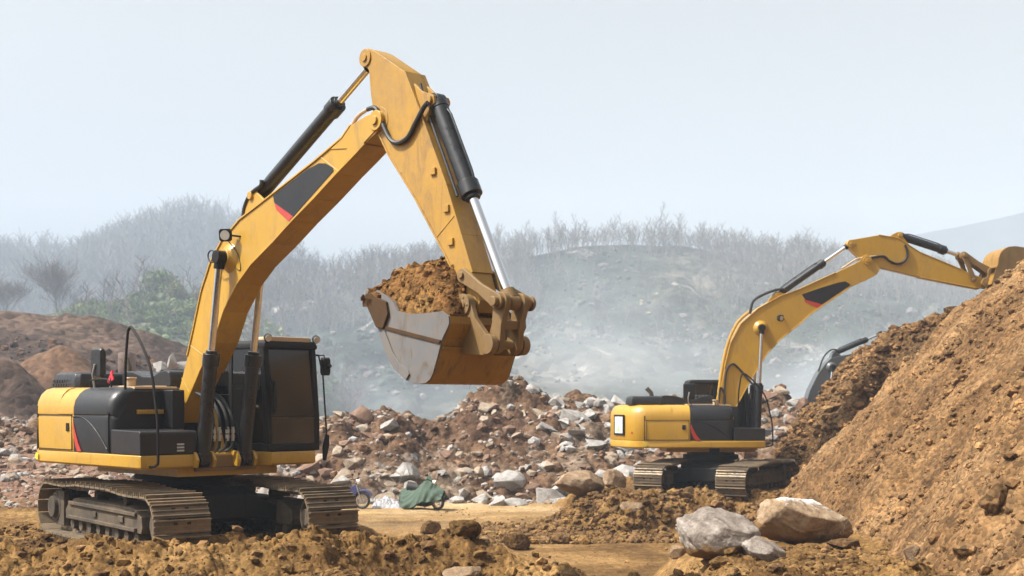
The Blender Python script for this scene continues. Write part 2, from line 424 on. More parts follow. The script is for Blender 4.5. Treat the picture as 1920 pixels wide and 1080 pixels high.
def build_ground():
    th = np.concatenate([np.linspace(-80, -27, 40)[:-1], np.linspace(-27, 27, 1150), np.linspace(27, 80, 40)[1:]])
    r = np.concatenate([np.geomspace(1.5, 15.2, 40)[:-1], np.geomspace(15.2, 26, 400)[:-1], np.geomspace(26, 62, 330)[:-1], np.geomspace(62, 3000, 90)])
    T, Rr = np.meshgrid(np.radians(th), r)
    x = Rr * np.sin(T); y = Rr * np.cos(T)
    z, pad, road = ground_z(x, y)
    far = sstep(70, 160, Rr); z = z * (1 - far) + far * -5.0
    # a little colour belonging to the place: compacted tan road, ochre clods, red rubble earth at the far left
    roadm = (1 - sstep(.16, .42, z - road)) * (1 - pad) * sstep(19, 24, y)
    red = sstep(27, 31, y + .8 * fbm(x * .4, y * .4, 3, 60)) * (1 - sstep(-7.5, -5.5, x + (y - 30) * .15))
    o = np_mesh('ground', np.stack([x, y, z], -1).reshape(-1, 3), grid_faces(len(r), len(th))[:, ::-1], MG, smooth=True)
    for nm, v in (('road', roadm), ('red', red)):
        a = o.data.attributes.new(nm, 'FLOAT', 'POINT'); a.data.foreach_set('value', v.ravel().astype(np.float32))
    return tag(o, kind='structure')

def ground_mat():
    m, nt, b = mat('quarry ground'); co = objco(nt)
    def layer(stops, s1, s2):
        a = noise(nt, s1, 5, .6, .6, co); c1 = ramp(nt, a.outputs[0], stops)
        k = noise(nt, s2, 6, .7, .3, co); kr = ramp(nt, k.outputs[0], [(.3, (.6, .6, .6)), (.6, (1.08, 1.05, 1.02))])
        return mix(nt, 1.0, c1.outputs[0], kr.outputs[0], 'MULTIPLY'), k
    c1, k1 = layer([(.3, (.09, .046, .015)), (.5, (.20, .112, .037)), (.7, (.34, .205, .08))], .45, 5)
    c2, k2 = layer([(.3, (.46, .31, .145)), (.5, (.56, .40, .205)), (.72, (.63, .48, .29))], .35, 2.5)
    c3, k3 = layer([(.3, (.13, .07, .048)), (.5, (.22, .13, .09)), (.7, (.34, .235, .17))], .5, 3)
    at = node(nt, 'ShaderNodeAttribute'); at.attribute_name = 'road'
    ar = node(nt, 'ShaderNodeAttribute'); ar.attribute_name = 'red'
    c = mix(nt, ar.outputs['Fac'], c1, c3); c = mix(nt, at.outputs['Fac'], c, c2)
    v = node(nt, 'ShaderNodeTexVoronoi'); v.inputs['Scale'].default_value = 20; nt.links.new(co, v.inputs['Vector'])
    vr = ramp(nt, v.outputs['Color'], [(.2, (.66, .66, .66)), (.8, (1.2, 1.2, 1.2))])
    inv = node(nt, 'ShaderNodeMath', operation='MULTIPLY_ADD'); nt.links.new(at.outputs['Fac'], inv.inputs[0]); inv.inputs[1].default_value = -.75; inv.inputs[2].default_value = 1
    c = mix(nt, inv.outputs[0], c, mix(nt, 1.0, c, vr.outputs[0], 'MULTIPLY'))
    nt.links.new(c, b.inputs['Base Color']); b.inputs['Roughness'].default_value = .95; b.inputs['Specular IOR Level'].default_value = .15
    hs = node(nt, 'ShaderNodeMath', operation='ADD'); nt.links.new(k1.outputs[0], hs.inputs[0])
    d = node(nt, 'ShaderNodeMath', operation='MULTIPLY'); nt.links.new(v.outputs['Distance'], d.inputs[0]); d.inputs[1].default_value = -.3
    nt.links.new(d.outputs[0], hs.inputs[1])
    bump(nt, b, hs.outputs[0], .7, .045)
    return m
MG = ground_mat()
build_ground()

# ------------------------------------------------------------------ soil heaps
def heightfield(name, x0, x1, y0, y1, step, zf, mats, floor=-3.0):
    xs = np.arange(x0, x1 + step * .5, step); ys = np.arange(y0, y1 + step * .5, step)
    Xg, Yg = np.meshgrid(xs, ys); Zg = np.maximum(zf(Xg, Yg), floor)
    V = np.stack([Xg, Yg, Zg], -1).reshape(-1, 3); F = grid_faces(len(ys), len(xs))
    keep = (Zg.reshape(-1)[F] > floor + 1e-4).any(1)
    F = F[keep]; used = np.unique(F); idx = np.full(len(V), -1); idx[used] = np.arange(len(used))
    return np_mesh(name, V[used], idx[F], mats)

def pile_base(x, y):
    xt = interp(y, [(10, 5.1), (17, 4.9), (20.5, 5.3), (24, 6.1), (28, 6.3), (34, 6.7), (40, 7.2)]) + .5 * fbm(x * .3, y * .3, 3, 71)
    s = x - xt
    z = -.45 + np.where(s > 0, 1.0 * s - .28 * np.maximum(0, s - 4.6), .5 * s) - .35 * np.exp(-(s / .9) ** 2)
    z = np.minimum(z, 7.2 + .3 * (z - 7.2))
    end = 36.8 + .5 * fbm(x * .5 + 3, y * 0, 3, 73)
    z = z - np.maximum(0, y - end) * 2.2
    return z, s
def pile_z(x, y):
    z, s = pile_base(x, y)
    on = sstep(-.6, 1.0, s)
    # runnels that follow the fall line
    rill = .34 * fbm(x * .22, y * .8 + .45 * x, 4, 81) + .14 * fbm(x * .8, y * 3.4 + 1.2 * x, 3, 83)
    dm = sstep(.4, .65, vnoise(x * .5, y * 1.5 + .7 * x, 610))
    c = .45 * clods(x, y, .9, 84, .22) + (.2 + .4 * dm) * clods(x, y, .36, 85, .5) + (.3 + .4 * dm) * clods(x, y, .16, 86, .7)
    return z + on * (rill + c + .14 * fbm(x * .9, y * .9, 4, 87) + .05 * fbm(x * 6, y * 6, 3, 88)) - .15
tag(heightfield('soil_pile', 3.6, 19, 11, 41, .06, pile_z, M['pile'], -2.2), 'big sloping heap of tan soil filling the right side of the quarry', 'soil pile')

def bank_z(x, y):
    xl = 8.0 + .5 * fbm(y * .5, x * 0, 3, 91)
    prof = interp(x - xl, [(-3, -3), (-1.4, -1.0), (0, .0), (.8, .9), (1.6, 2.2), (2.5, 3.3), (3.5, 4.2), (4.3, 4.75), (5.6, 5.2), (6.6, 5.3), (7.4, 5.4), (8.2, 6.2), (9.5, 6.6), (13, 7.5)])
    face = 40.2 + .55 * fbm(x * .8, y * 0 + 2, 4, 93) + .35 * np.sin(x * 2.3)
    low = interp(x - xl, [(-3, -3), (0, -.3), (2, .2), (3, .6), (4.5, 1.6), (6, 3.6), (9, 5.2), (13, 6.5)])
    t = sstep(-.6, .9, y - face)
    z = low + (prof - low) * t
    z = np.where(y < face, np.minimum(z, low - .3 * (face - y)), z) * 1.0
    z = z - np.maximum(0, y - 44.5) * 1.2
    c = .55 * clods(x, y, .8, 94, .6) + .6 * clods(x, y, .34, 95, .7)
    return z + c * .9 + .2 * fbm(x * 1.2, y * 1.2, 4, 96) - .5
tag(heightfield('soil_bank', 5.5, 22, 36.5, 50, .07, bank_z, M['bank'], -2.5), 'rough brown soil bank with a dark cut face under the raised bucket', 'soil bank')

HEAP_TOP = [(-40, 1.3), (-22, 1.5), (-14, 1.2), (-9, 1.2), (-7.8, 1.35), (-6.7, 1.6), (-5.2, 2.15), (-4.3, 1.9), (-3.5, 1.35), (-2.4, 1.65), (-1.9, 2.25), (-.2, 2.75), (1.1, 2.25), (2.2, 2.45), (3.9, 2.1), (6, 2.0), (8, 2.2), (10.4, 2.75), (11.7, 2.5), (14, 2.3), (22, 2.3)]
def heap_z(x, y, detail=True):
    top = interp(x, HEAP_TOP)
    toe = interp(x, [(-40, 37), (-16, 41), (-10, 45), (0, 46.2), (4, 46.5), (22, 47)])
    t = np.clip((y - toe) / (54.5 - toe), 0, 1)
    z = -1.9 + (top + 1.9) * (t ** .8) - np.maximum(0, y - 55.5) * .7
    z = np.where(y < toe, -1.9 - (toe - y) * .8, z)
    z = z + np.where(x < -10, np.clip((-10 - x) / 4, 0, 1) * 1.5 * (1 - t), 0)
    if detail:
        z = z + .75 * clods(x, y, 1.5, 101, .5) + .7 * clods(x, y, .7, 102, .6) + .6 * clods(x, y, .35, 103, .7) + .55 * fbm(x * .42, y * .42, 5, 104, .6) + .5 * clods(x, y, 2.6, 105, .5) - .3
    return z
tag(heightfield('rubble_heap', -34, 20, 36, 62, .1, heap_z, M['rubble_soil'], -2.6), 'long heap of reddish earth and broken rock behind the dirt road', 'rubble heap')

def terrace_z(x, y):
    top = interp(x, [(-90, 9.2), (-40, 8.8), (-35, 8.8), (-32.8, 8.5), (-29.8, 7.6), (-25.6, 6.3), (-21.4, 4.4), (-17, 1.5), (-12, -2.5)]) + .35 * fbm(x * .15, y * .15, 3, 111)
    t = np.clip((y - 66) / (106 - 66), 0, 1)
    t = np.where(t < .55, t * .75, .4125 + (t - .55) * 1.306)
    z = -1.5 + (top + 1.5) * t - np.maximum(0, y - 108) * .3
    return z + .8 * fbm(x * .25, y * .25, 5, 112) + .25 * fbm(x * 1.5, y * 1.5, 4, 113)
tag(heightfield('terrace', -85, -8, 64, 135, .35, terrace_z, M['terrace'], -4), kind='structure')

def cone_z(cx, cy, top, base, rad, seed):
    def f(x, y):
        d = np.hypot((x - cx), (y - cy) * 1.0) / rad
        d = d + .10 * fbm(x * .4, y * .4, 3, seed)
        return top - (top - base) * np.sqrt(d * d + .02) + .3 * fbm(x * .5, y * .5, 5, seed + 1) + .25 * clods(x, y, 1.1, seed + 2, .5)
    return f
cx = X(112, 84)
tag(heightfield('soil_pile', cx - 7.5, cx + 7.5, 77, 91, .16, cone_z(cx, 84, 6.6, .6, 6.2, 121), M['cone'], -1), 'rust brown cone of dumped soil on the terrace beyond the left machine', 'soil pile')
cx = X(8, 74)
tag(heightfield('soil_pile', cx - 6, cx + 6, 68, 80, .16, cone_z(cx, 74, 5.6, -1, 5.6, 131), M['terrace'], -1.4), 'dark purple brown soil mound cut by the left edge of the terrace', 'soil pile')

# ------------------------------------------------------------------ hills
def hill(name, crest, D0, D1, zbase, mats, nx=420, ny=130, seed=0, amp=1.2, prof=.8, gul=1.0, wob=0.0, sc=2.3):
    """crest: (photo column, photo row) of the skyline, at distance D1; falls to zbase at D0"""
    k = np.array(crest, float)
    xs = np.linspace(X(k[0, 0], D1), X(k[-1, 0], D1), nx)
    zc = np.interp(xs, X(k[:, 0], D1), Z(k[:, 1], D1))
    zc = zc + amp * sc * .35 * fbm(xs * .06 / sc, xs * 0, 4, seed + 5)
    v = np.concatenate([np.linspace(0, 1, ny), 1 + np.linspace(0, 1, 14)[1:] ** 2 * .8])
    Xg, Vg = np.meshgrid(xs, v)
    Yg = D0 + (D1 - D0) * Vg + wob * fbm(Xg * .03, Vg * 2, 3, seed + 9)
    t = np.clip(Vg, 0, 1)
    Zg = zbase + (zc[None, :] - zbase) * t ** prof - np.maximum(0, Vg - 1) * 14 * sc
    fade = np.sin(np.pi * np.clip(t, 0, 1)) ** .7
    xn, yn = Xg / sc, Yg / sc
    gl = np.abs(fbm(xn * .035 + 1.5 * fbm(xn * .02, yn * .02, 2, seed), yn * .012, 4, seed + 1))
    Zg = Zg + sc * fade * (amp * 2.6 * fbm(xn * .03, yn * .03, 5, seed + 2) - gul * 8 * (.35 - gl).clip(0) + amp * .7 * fbm(xn * .12, yn * .12, 5, seed + 3, .62))
    o = np_mesh(name, np.stack([Xg, Yg, Zg], -1).reshape(-1, 3), grid_faces(len(v), nx), mats)
    tag(o, kind='structure')
    def at(px, f=1.0):
        i = np.clip((X(px, D1) - xs[0]) / (xs[-1] - xs[0]) * (nx - 1), 0, nx - 1).astype(int) if isinstance(px, np.ndarray) else int(np.clip((X(px, D1) - xs[0]) / (xs[-1] - xs[0]) * (nx - 1), 0, nx - 1))
        j = np.clip(np.asarray(f) * (ny - 1), 0, ny - 1).astype(int)
        return Xg[j, i], Yg[j, i], Zg[j, i]
    return at
MAIN = [(250, 545), (380, 530), (480, 520), (600, 518), (700, 515), (800, 503), (900, 492), (1000, 482), (1080, 466), (1180, 459), (1280, 463), (1340, 474), (1420, 482), (1500, 490), (1600, 503), (1700, 520), (1800, 535), (1920, 550), (2150, 560), (2600, 590), (3100, 660)]
main_at = hill('hill', MAIN, 330, 560, -18, M['hill'], nx=820, ny=200, seed=200, amp=1.5, prof=.85, gul=1.4)
GREEN = [(-260, 590), (-60, 590), (60, 592), (120, 585), (180, 575), (250, 556), (300, 546), (360, 556), (420, 572), (500, 598), (560, 640), (620, 700), (680, 760)]
green_at = hill('hill', GREEN, 240, 330, -9, M['hill_green'], nx=300, ny=80, seed=230, amp=.6, prof=.7, gul=.4)
LEFT = [(-900, 560), (-420, 500), (-100, 488), (0, 482), (100, 482), (160, 492), (220, 462), (300, 420), (370, 408), (430, 418), (500, 452), (560, 500), (640, 530), (760, 560)]
left_at = hill('hill', LEFT, 500, 820, -10, M['forest'], nx=300, ny=90, seed=260, amp=1.5, prof=.9)
FAR = [(1300, 545), (1450, 505), (1560, 470), (1640, 452), (1700, 440), (1760, 430), (1850, 414), (1920, 400), (2080, 368), (2300, 352), (2700, 385), (3200, 470), (3700, 590)]
far_at = hill('mountain', FAR, 950, 1250, -10, M['mount'], nx=160, ny=40, seed=290, amp=2.5, prof=.9)

# pale hazy air of the valley
def haze(density):
    g = G(); g.box(-900, 1500, -6, 1500, -60, 225)
    m = bpy.data.materials.new('hazy air'); m.use_nodes = True; nt = m.node_tree
    nt.nodes.remove(nt.nodes['Principled BSDF'])
    v = nt.nodes.new('ShaderNodeVolumePrincipled'); v.inputs['Color'].default_value = (.68, .81, .97, 1); v.inputs['Density'].default_value = density
    v.inputs['Anisotropy'].default_value = .0
    nt.links.new(v.outputs[0], nt.nodes['Material Output'].inputs['Volume'])
    tag(g.build('haze', m, smooth=False), kind='stuff')
haze(.00068)

# ------------------------------------------------------------------ excavators
BY = -.175           # the boom's centre plane, left-right in the machine
W2 = 1.62

def circle_arc(cx, cz, r, a0, a1, n=8):
    return [(cx + r * math.cos(R(a0 + (a1 - a0) * i / n)), cz + r * math.sin(R(a0 + (a1 - a0) * i / n))) for i in range(n + 1)]

def cylinder_part(name, root, p0, p1, y, frac, rb, rr, barrel='cyl_black', eye=None):
    """hydraulic cylinder from p0 to p1 (x,z) in the plane y: barrel with gland and eyes, rod as its own part"""
    a = Vector((p0[0], y, p0[1])); b = Vector((p1[0], y, p1[1])); d = (b - a).normalized()
    e = eye or rb
    m = a + (b - a) * frac
    g = G()
    g.cyl(a + d * .06, m - d * .22, rb, 24); g.cyl(m - d * .24, m - d * .05, rb * 1.22, 24); g.cyl(m - d * .07, m, rb * .85, 20)
    g.cyl(a + d * .02, a + d * .12, rb * 1.08, 24)
    g.cyl_y(a.x, a.z, e * 1.05, y - e * .75, y + e * .75)
    # feed pipe along the barrel
    s = d.cross(Vector((0, 1, 0))).normalized() * rb * 1.25
    g.tube([a + d * .2 + s * .8, a + d * .3 + s, m - d * .35 + s, m - d * .22 + s * .9], .018, 6)
    o = g.build(name, M[barrel], root, .008)
    q = G(); q.cyl(m - d * .02, b - d * e * .5, rr, 20)
    q.build('rod', M['chrome'], o)
    q = G(); q.cyl_y(b.x, b.z, e * .95, y - e * .8, y + e * .8); q.cyl(b - d * e * 1.7, b - d * e * .4, rr * 1.5, 16)
    q.build('rod_eye', M['frame_black' if eye is None else 'link_steel'], o, .006)
    return o

def track_path(L, r, h, sag):
    """closed side outline of a track, running clockwise from the front top"""
    cxs = L - r
    P = []
    P += [(cxs + r * math.cos(a), r + r * math.sin(a)) for a in np.linspace(R(80), R(-90), 22)]
    P += [(x, 0) for x in np.linspace(cxs, -cxs, 30)[1:-1]]
    P += [(-cxs + r * math.cos(a), r + r * math.sin(a)) for a in np.linspace(R(270), R(92), 22)]
    top = np.linspace(-cxs, cxs, 34)[1:-1]
    for x in top:
        u = (x + cxs) / (2 * cxs)
        z = 2 * r - sag * (abs(math.sin(u * math.pi * 3)) ** 1.0 * .45) + .055 * math.exp(-((u - .52) / .22) ** 2)
        P.append((x, z))
    return P

def resample(P, n):
    P = np.array(P + [P[0]], float); s = np.r_[0, np.cumsum(np.hypot(*np.diff(P, axis=0).T))]
    t = np.linspace(0, s[-1], n, endpoint=False)
    return np.stack([np.interp(t, s, P[:, 0]), np.interp(t, s, P[:, 1])], 1), s[-1]

def track_belt(name, root, y0, y1, L, r, Mx, sag=.05, n=50):
    g = G(); pts, ln = resample(track_path(L, r, 2 * r, sag), n); pitch = ln / n
    yc = (y0 + y1) / 2
    for i in range(n):
        a = Vector((pts[i][0], 0, pts[i][1])); b = Vector((pts[(i + 1) % n][0], 0, pts[(i + 1) % n][1]))
        t = (b - a).normalized(); nn = Vector((t.z * -1, 0, t.x)) * 1
        nn = Vector((-t.z, 0, t.x)); c = (a + b) / 2
        if nn.dot(c - Vector((max(-L + r, min(L - r, c.x)), 0, r))) < 0: nn = -nn
        def bx(u0, u1, n0, n1, ya, yb, mm=0):
            g.m = mm
            q = [c + t * u0 + nn * n0, c + t * u1 + nn * n0, c + t * u1 + nn * n1, c + t * u0 + nn * n1]
            g.poly_ex([(p.x, ya, p.z) for p in q], [(p.x, yb, p.z) for p in q])
        h = pitch / 2 - .013
        bx(-h, h, -.02, .008, y0, y1)
        for k, hh in ((-h * .86, .062), (-h * .05, .038), (h * .72, .038)): bx(k - .009, k + .009, .007, hh, y0 + .004, y1 - .004)
        for yb in (yc - .10, yc + .10):
            bx(-h * .55, -h * .2, .0085, .0125, yb - .028, yb + .028, 1)
        for s in (-1, 1): bx(-h * 1.0, h * 1.0, -.10, -.021, yc + s * .09 - .022, yc + s * .09 + .022)
    g.m = 0; g.xf(Mx)
    return g.build(name, [M['track'], M['track_dark']], root, smooth=False)

def track_group(root, side, wo, sw, L, r, Mx):
    """one side of the undercarriage: belt, side frame with wheels and rollers"""
    y0, y1 = (-wo, -wo + sw) if side < 0 else (wo - sw, wo)
    tr = track_belt('track', root, y0, y1, L, r, Mx)
    yc = (y0 + y1) / 2; hw = .24
    g = G()
    prof = [(-1.72, .25), (1.66, .25), (1.70, .34), (1.66, .50), (1.35, .62), (-1.25, .62), (-1.60, .52), (-1.74, .40)]
    g.prism_y(prof, yc - hw, yc + hw)
    o_s = -1 if side < 0 else 1
    yo = yc + o_s * hw
    # outer flange plate, track guard and steps
    g.box(-1.5, 1.5, min(yo, yo + o_s * .05), max(yo, yo + o_s * .05), .27, .33)
    g.box(-1.5, 1.5, min(yo, yo + o_s * .04), max(yo, yo + o_s * .04), .50, .56)
    g.box(.10, .50, yc - .18, yc + .18, .06, .26); g.box(-.9, -.55, yc - .18, yc + .18, .06, .26)
    g.box(.78, .98, min(yo, yo + o_s * .03), max(yo, yo + o_s * .03), .37, .47)
    g.box(-.35, -.20, min(yo, yo + o_s * .03), max(yo, yo + o_s * .03), .37, .46)
    g.xf(Mx); fr = g.build('track_frame', M['under'], root, .012)
    g = G(); g.cyl_y(L - r, r, r - .11, yc - .08, yc + .08, 32); g.ring_y(L - r, r, r - .16, r - .10, yc - .20, yc + .20, 32); g.cyl_y(L - r, r, .13, yc - .28, yc + .28)
    g.xf(Mx); g.build('idler_wheel', M['under'], fr, .01)
    g = G()
    star = []
    for k in range(42):
        a = 2 * math.pi * k / 42; rr = r - .08 if k % 2 else r - .145
        star.append((-(L - r) + rr * math.cos(a), r + rr * math.sin(a)))
    g.prism_y(star, yc - .05, yc + .05)
    g.cyl_y(-(L - r), r, r - .17, yc - .26, yc + .26, 28); g.cyl_y(-(L - r), r, r - .24, yc - .33, yc + .33, 28)
    g.box(-(L - r) - .02, -(L - r) + .42, yc + o_s * .2 - .05, yc + o_s * .2 + .05, .12, .70)
    g.xf(Mx); g.build('drive_sprocket', M['under'], fr, .01)
    for x in np.linspace(-1.45, 1.42, 8):
        g = G(); g.cyl_y(x, .175, .085, yc - .22, yc + .22, 18); g.cyl_y(x, .175, .115, yc - .14, yc - .09, 18); g.cyl_y(x, .175, .115, yc + .09, yc + .14, 18)
        g.xf(Mx); g.build('track_roller', M['under'], fr)
    for x in (-.55, .75):
        g = G(); g.cyl_y(x, .70, .06, yc - .14, yc + .20, 16); g.cyl_y(x, .70, .075, yc - .14, yc - .06, 16); g.box(x - .05, x + .05, yc - .02, yc + .06, .60, .70)
        g.xf(Mx); g.build('carrier_roller', M['under'], fr)

def work_lamp(name, parent, p, d, r=.07, box=False, stem=None):
    g = G(); p = Vector(p); d = Vector(d).normalized()
    if box:
        q = d.to_track_quat('Z', 'Y').to_matrix().to_4x4(); q.translation = p
        g.loft([[(x * s, y * s, z) for x, y in ((-1, -.7), (-.7, -1), (.7, -1), (1, -.7), (1, .7), (.7, 1), (-.7, 1), (-1, .7))] for s, z in ((r * .75, -.07), (r, -.01), (r, .04))]); g.xf(q)
    else: g.tube([p - d * .07, p - d * .03, p + d * .03], [r * .5, r, r], 18)
    if stem: g.tube([p - d * .03, stem], .016, 6)
    o = g.build(name, M['frame_black'], parent, .004)
    g = G(); g.cyl(p + d * .031, p + d * .046, r * (.78 if box else .86), 18)
    g.build('lens', M['lampglass'], o)
    return o

def offset_tail(inset):
    """plan of the counterweight, front edge to front edge, drawn in by inset"""
    P = [(-1.15, -1.60), (-1.88, -1.60), (-2.05, -1.56), (-2.2, -1.47), (-2.36, -1.28), (-2.52, -1.0), (-2.66, -.66), (-2.75, -.3), (-2.78, 0)]
    P = P + [(x, -y) for x, y in P[-2::-1]]
    out = []
    for i, (x, y) in enumerate(P):
        if i in (0, len(P) - 1): out.append((x, y - math.copysign(inset, y))); continue
        a = Vector(P[i - 1]); b = Vector(P[i + 1]); t = (b - a).normalized(); n = Vector((t.y, -t.x))
        if n.dot(Vector((-1.2, 0)) - Vector((x, y))) < 0: n = -n
        out.append((x + n.x * inset, y + n.y * inset))
    return out

def flange(g, pts, y0, y1, th=.022):
    """edge plate along a run of an outline (bottom or top plate of a box section)"""
    P = [Vector(p) for p in pts]; N = []
    for i in range(len(P)):
        t = (P[min(i + 1, len(P) - 1)] - P[max(i - 1, 0)]).normalized(); N.append(Vector((-t.y, t.x)))
    for i in range(len(P) - 1):
        g.prism_y([tuple(P[i] - N[i] * th * .4), tuple(P[i + 1] - N[i + 1] * th * .4), tuple(P[i + 1] + N[i + 1] * th), tuple(P[i] + N[i] * th)], y0, y1)

def build_excavator(cfg):
    root = empty('excavator', cfg['loc'], cfg['head'] - R(90), cfg.get('roll', 0))
    tag(root, cfg['label'], 'excavator', 'excavators working in the quarry')
    uz = cfg.get('uz', 0.0)
    # ---------------- undercarriage
    Mx = Matrix.Translation(cfg['uc']) @ Matrix.Rotation(cfg['du'], 4, 'Z')
    wo, sw, L, r = 1.65, .86, 2.63, .42
    track_group(root, -1, wo, sw, L, r, Mx); track_group(root, 1, wo, sw, L, r, Mx)
    g = G(); g.loft([[(x * s, y * s, z) for x, y in ((-.95, -.75), (.95, -.75), (1.15, -.5), (1.15, .5), (.95, .75), (-.95, .75), (-1.15, .5), (-1.15, -.5))] for s, z in ((.95, .30), (1, .36), (1, .72), (.85, .86))])
    for s in (-1, 1):
        for sx in (-1, 1):
            g.prism_x([(s * .45, .36), (s * 1.08, .28), (s * 1.08, .50), (s * .45, .78)], sx * .95 - .22, sx * .95 + .22)
    g.xf(Mx); g.build('undercarriage_frame', M['frame_black'], root, .02)
    ux, uy = cfg['uc'][:2]
    g = G(); g.cyl((ux * .5, uy * .5, .80), (ux * .5, uy * .5, 1.19 + uz), .70, 40); g.cyl((ux * .5, uy * .5, .93), (ux * .5, uy * .5, 1.06), .82, 40)
    g.build('slew_ring', M['frame_black'], root, .01)
    # ---------------- revolving frame
    up = Matrix.Translation((0, 0, uz))
    def U(g): return g.xf(up)
    zb, zt = 1.16, 1.37
    foot = offset_tail(0)[1:-1] + [(1.2, 1.62), (1.45, 1.60), (1.62, 1.5), (1.68, 1.35), (1.68, .62), (1.45, .50), (1.45, -.66), (1.55, -.68), (1.55, -1.60), (1.5, -1.62)]
    def shrink(P, s): return [(-.5 + (x + .5) * (1 - s * .35), y * (1 - s * .6)) for x, y in P]
    g = G(); g.loft([[(x, y, z) for x, y in shrink(foot, s)] for s, z in ((.03, zb), (.0, zb + .03), (0, zt - .012), (.008, zt))])
    g.box(-1.2, 1.4, -.9, .9, 1.02, zb - .002)
    frame = U(g).build('revolving_frame', M['yellow'], root, .008)
    g = G(); g.box(1.32, 1.47, -.62, .46, 1.10, 1.155); g.box(1.462, 1.474, -.62, .46, 1.16, 1.34)
    U(g).build('front_skirt', M['link_steel'], frame, .004)
    g = G()
    for s in (-.36, .32):
        g.prism_y([(.05, 1.372), (1.0, 1.372), (.86, 1.72), (.66, 2.06), (.50, 2.12), (.36, 2.05), (.22, 1.75)], BY + s - .02, BY + s + .06)
    g.cyl_y(.52, 1.96, .075, BY - .46, BY + .44)
    for s in (-1, 1):
        for d in (-.15, .15): g.prism_y([(1.25, 1.18), (1.62, 1.16), (1.66, 1.28), (1.58, 1.40), (1.25, 1.42)], BY + s * .37 + d - .025, BY + s * .37 + d + .025)
    U(g).build('boom_bracket', M['yellow'], root, .012)
    for yy in (-.155, -.055, .09, .19):
        g = G(); g.cyl((1.50, BY + yy, 1.60), (1.50, BY + yy, 1.66), .036, 10); g.cyl((1.50, BY + yy, 1.68), (1.50, BY + yy, 1.74), .036, 10); g.cyl((1.50, BY + yy, 1.56), (1.50, BY + yy, 1.78), .028, 8); U(g).build('hose_fitting', M['steel'], frame)
    # ---------------- counterweight
    g = G(); T = offset_tail
    g.loft([[(x, y, z) for x, y in T(i)] for i, z in ((.015, zt + .004), (.0, zt + .03), (.0, 2.05), (.02, 2.18), (.07, 2.29), (.15, 2.37), (.26, 2.405))])
    cw = U(g).build('counterweight', M['yellow'], root, .006)
    g = G(); g.box(-1.955, -1.935, -1.606, -1.50, zt + .01, 2.1)
    U(g).build('panel_gap', M['frame_black'], cw)
    g = G(); g.prism_y([(-1.93 + .05 * (1 + .35 * (k % 2)) * math.cos(k * math.pi / 5), 1.265 + .05 * (1 + .35 * (k % 2)) * math.sin(k * math.pi / 5)) for k in range(10)], -1.623, -1.612)
    U(g).build('lime_sticker', M['warn'], frame)
    if cfg.get('rear_sign'):
        a = Vector((-2.52, -1.0)); b = Vector((-2.66, -.66)); n = Vector((-(b - a).y, (b - a).x)).normalized()
        if n.x > 0: n = -n
        def q(u, o): p = a + (b - a) * u + n * o; return p
        def plate(u0, u1, z0, z1, o0, o1, mm, nm, par):
            g = G(); A = [q(u0, o0), q(u1, o0), q(u1, o1), q(u0, o1)]
            g.prism_z([(p.x, p.y) for p in A], z0, z1); return U(g).build(nm, M[mm], par)
        s = plate(-.35, 1.3, 1.52, 2.12, .004, .03, 'frame_black', 'rear_grille_frame', cw)
        plate(-.15, 1.1, 1.58, 2.06, .031, .036, 'white', 'white_panel', cw)
        g = G(); A = [q(.30, .037), q(.70, .037)]; Bt = q(.5, .037); nn = Vector((n.x, n.y, 0)) * .004
        tri = [Vector((A[0].x, A[0].y, 1.64)), Vector((A[1].x, A[1].y, 1.64)), Vector((Bt.x, Bt.y, 1.80))]
        g.poly_ex(tri, [v + nn for v in tri]); U(g).build('warning_triangle', M['warn'], cw)
        a, b = Vector((-2.2, -1.47)), Vector((-2.36, -1.28)); n = Vector((-(b - a).y, (b - a).x)).normalized(); n = n if n.x < 0 else -n
        p = a + (b - a) * .5
        g = G(); g.cyl((p.x, p.y, 1.60), (p.x + n.x * .012, p.y + n.y * .012, 1.60), .035, 14); U(g).build('reflector', M['red'], cw)
    # ---------------- right hand side doors and hood
    side = [(-1.60, zt + .004), (-1.612, 1.9), (-1.60, 1.955), (-1.592, 1.962), (-1.602, 1.975), (-1.60, 2.08), (-1.57, 2.2), (-1.50, 2.30), (-1.41, 2.37), (-1.30, 2.40), (-.45, 2.405), (-.45, zt + .004)]
    g = G(); g.prism_x(side, -1.93, -.625)
    door = U(g).build('engine_door', M['yellow'], root, .006)
    g = G(); g.box(-.86, -.76, -1.622, -1.606, 1.70, 1.83); U(g).build('door_latch', M['frame_black'], door, .004)
    front = [[(x, y, z) for y, z in side] for x in (-.618, .45)]
    def pull(s, x): return [(x, -.45 + (y + .45) * (1 - s), zt + .004 + (z - zt - .004) * (1 - s * .6)) for y, z in side]
    g = G(); g.loft(front + [pull(.015, .54), pull(.05, .60), pull(.10, .63)])
    panel = U(g).build('side_panel', M['black'], root, .006)
    g = G()
    cr = smooth_curve([(-.61, -1.612, 1.93), (-.35, -1.612, 1.93), (-.05, -1.614, 1.84), (.25, -1.614, 1.66), (.52, -1.612, 1.44)], 5); g.tube(cr, .012, 6)
    g.box(.53, .545, -1.605, -1.45, zt + .02, 2.0)
    U(g).build('panel_crease', M['frame_black'], panel)
    g = G(); g.prism_y([(-.622, 1.80), (-.60, 1.62), (-.53, 1.46), (-.47, 1.385), (-.33, 1.385), (-.44, 1.52), (-.55, 1.72), (-.60, 1.85)], -1.6175, -1.6135)
    U(g).build('red_stripe', M['red'], panel)
    g = G(); g.box(.635, .70, -1.18, -.74, 1.98, 2.05); g.box(.62, .66, -1.12, -1.08, 1.99, 2.04)
    for k in range(10): g.box(.70, .712, -1.15 + k * .04, -1.13 + k * .04, 1.985, 2.045)
    U(g).build('step_bar', M['yellow'], root, .006)
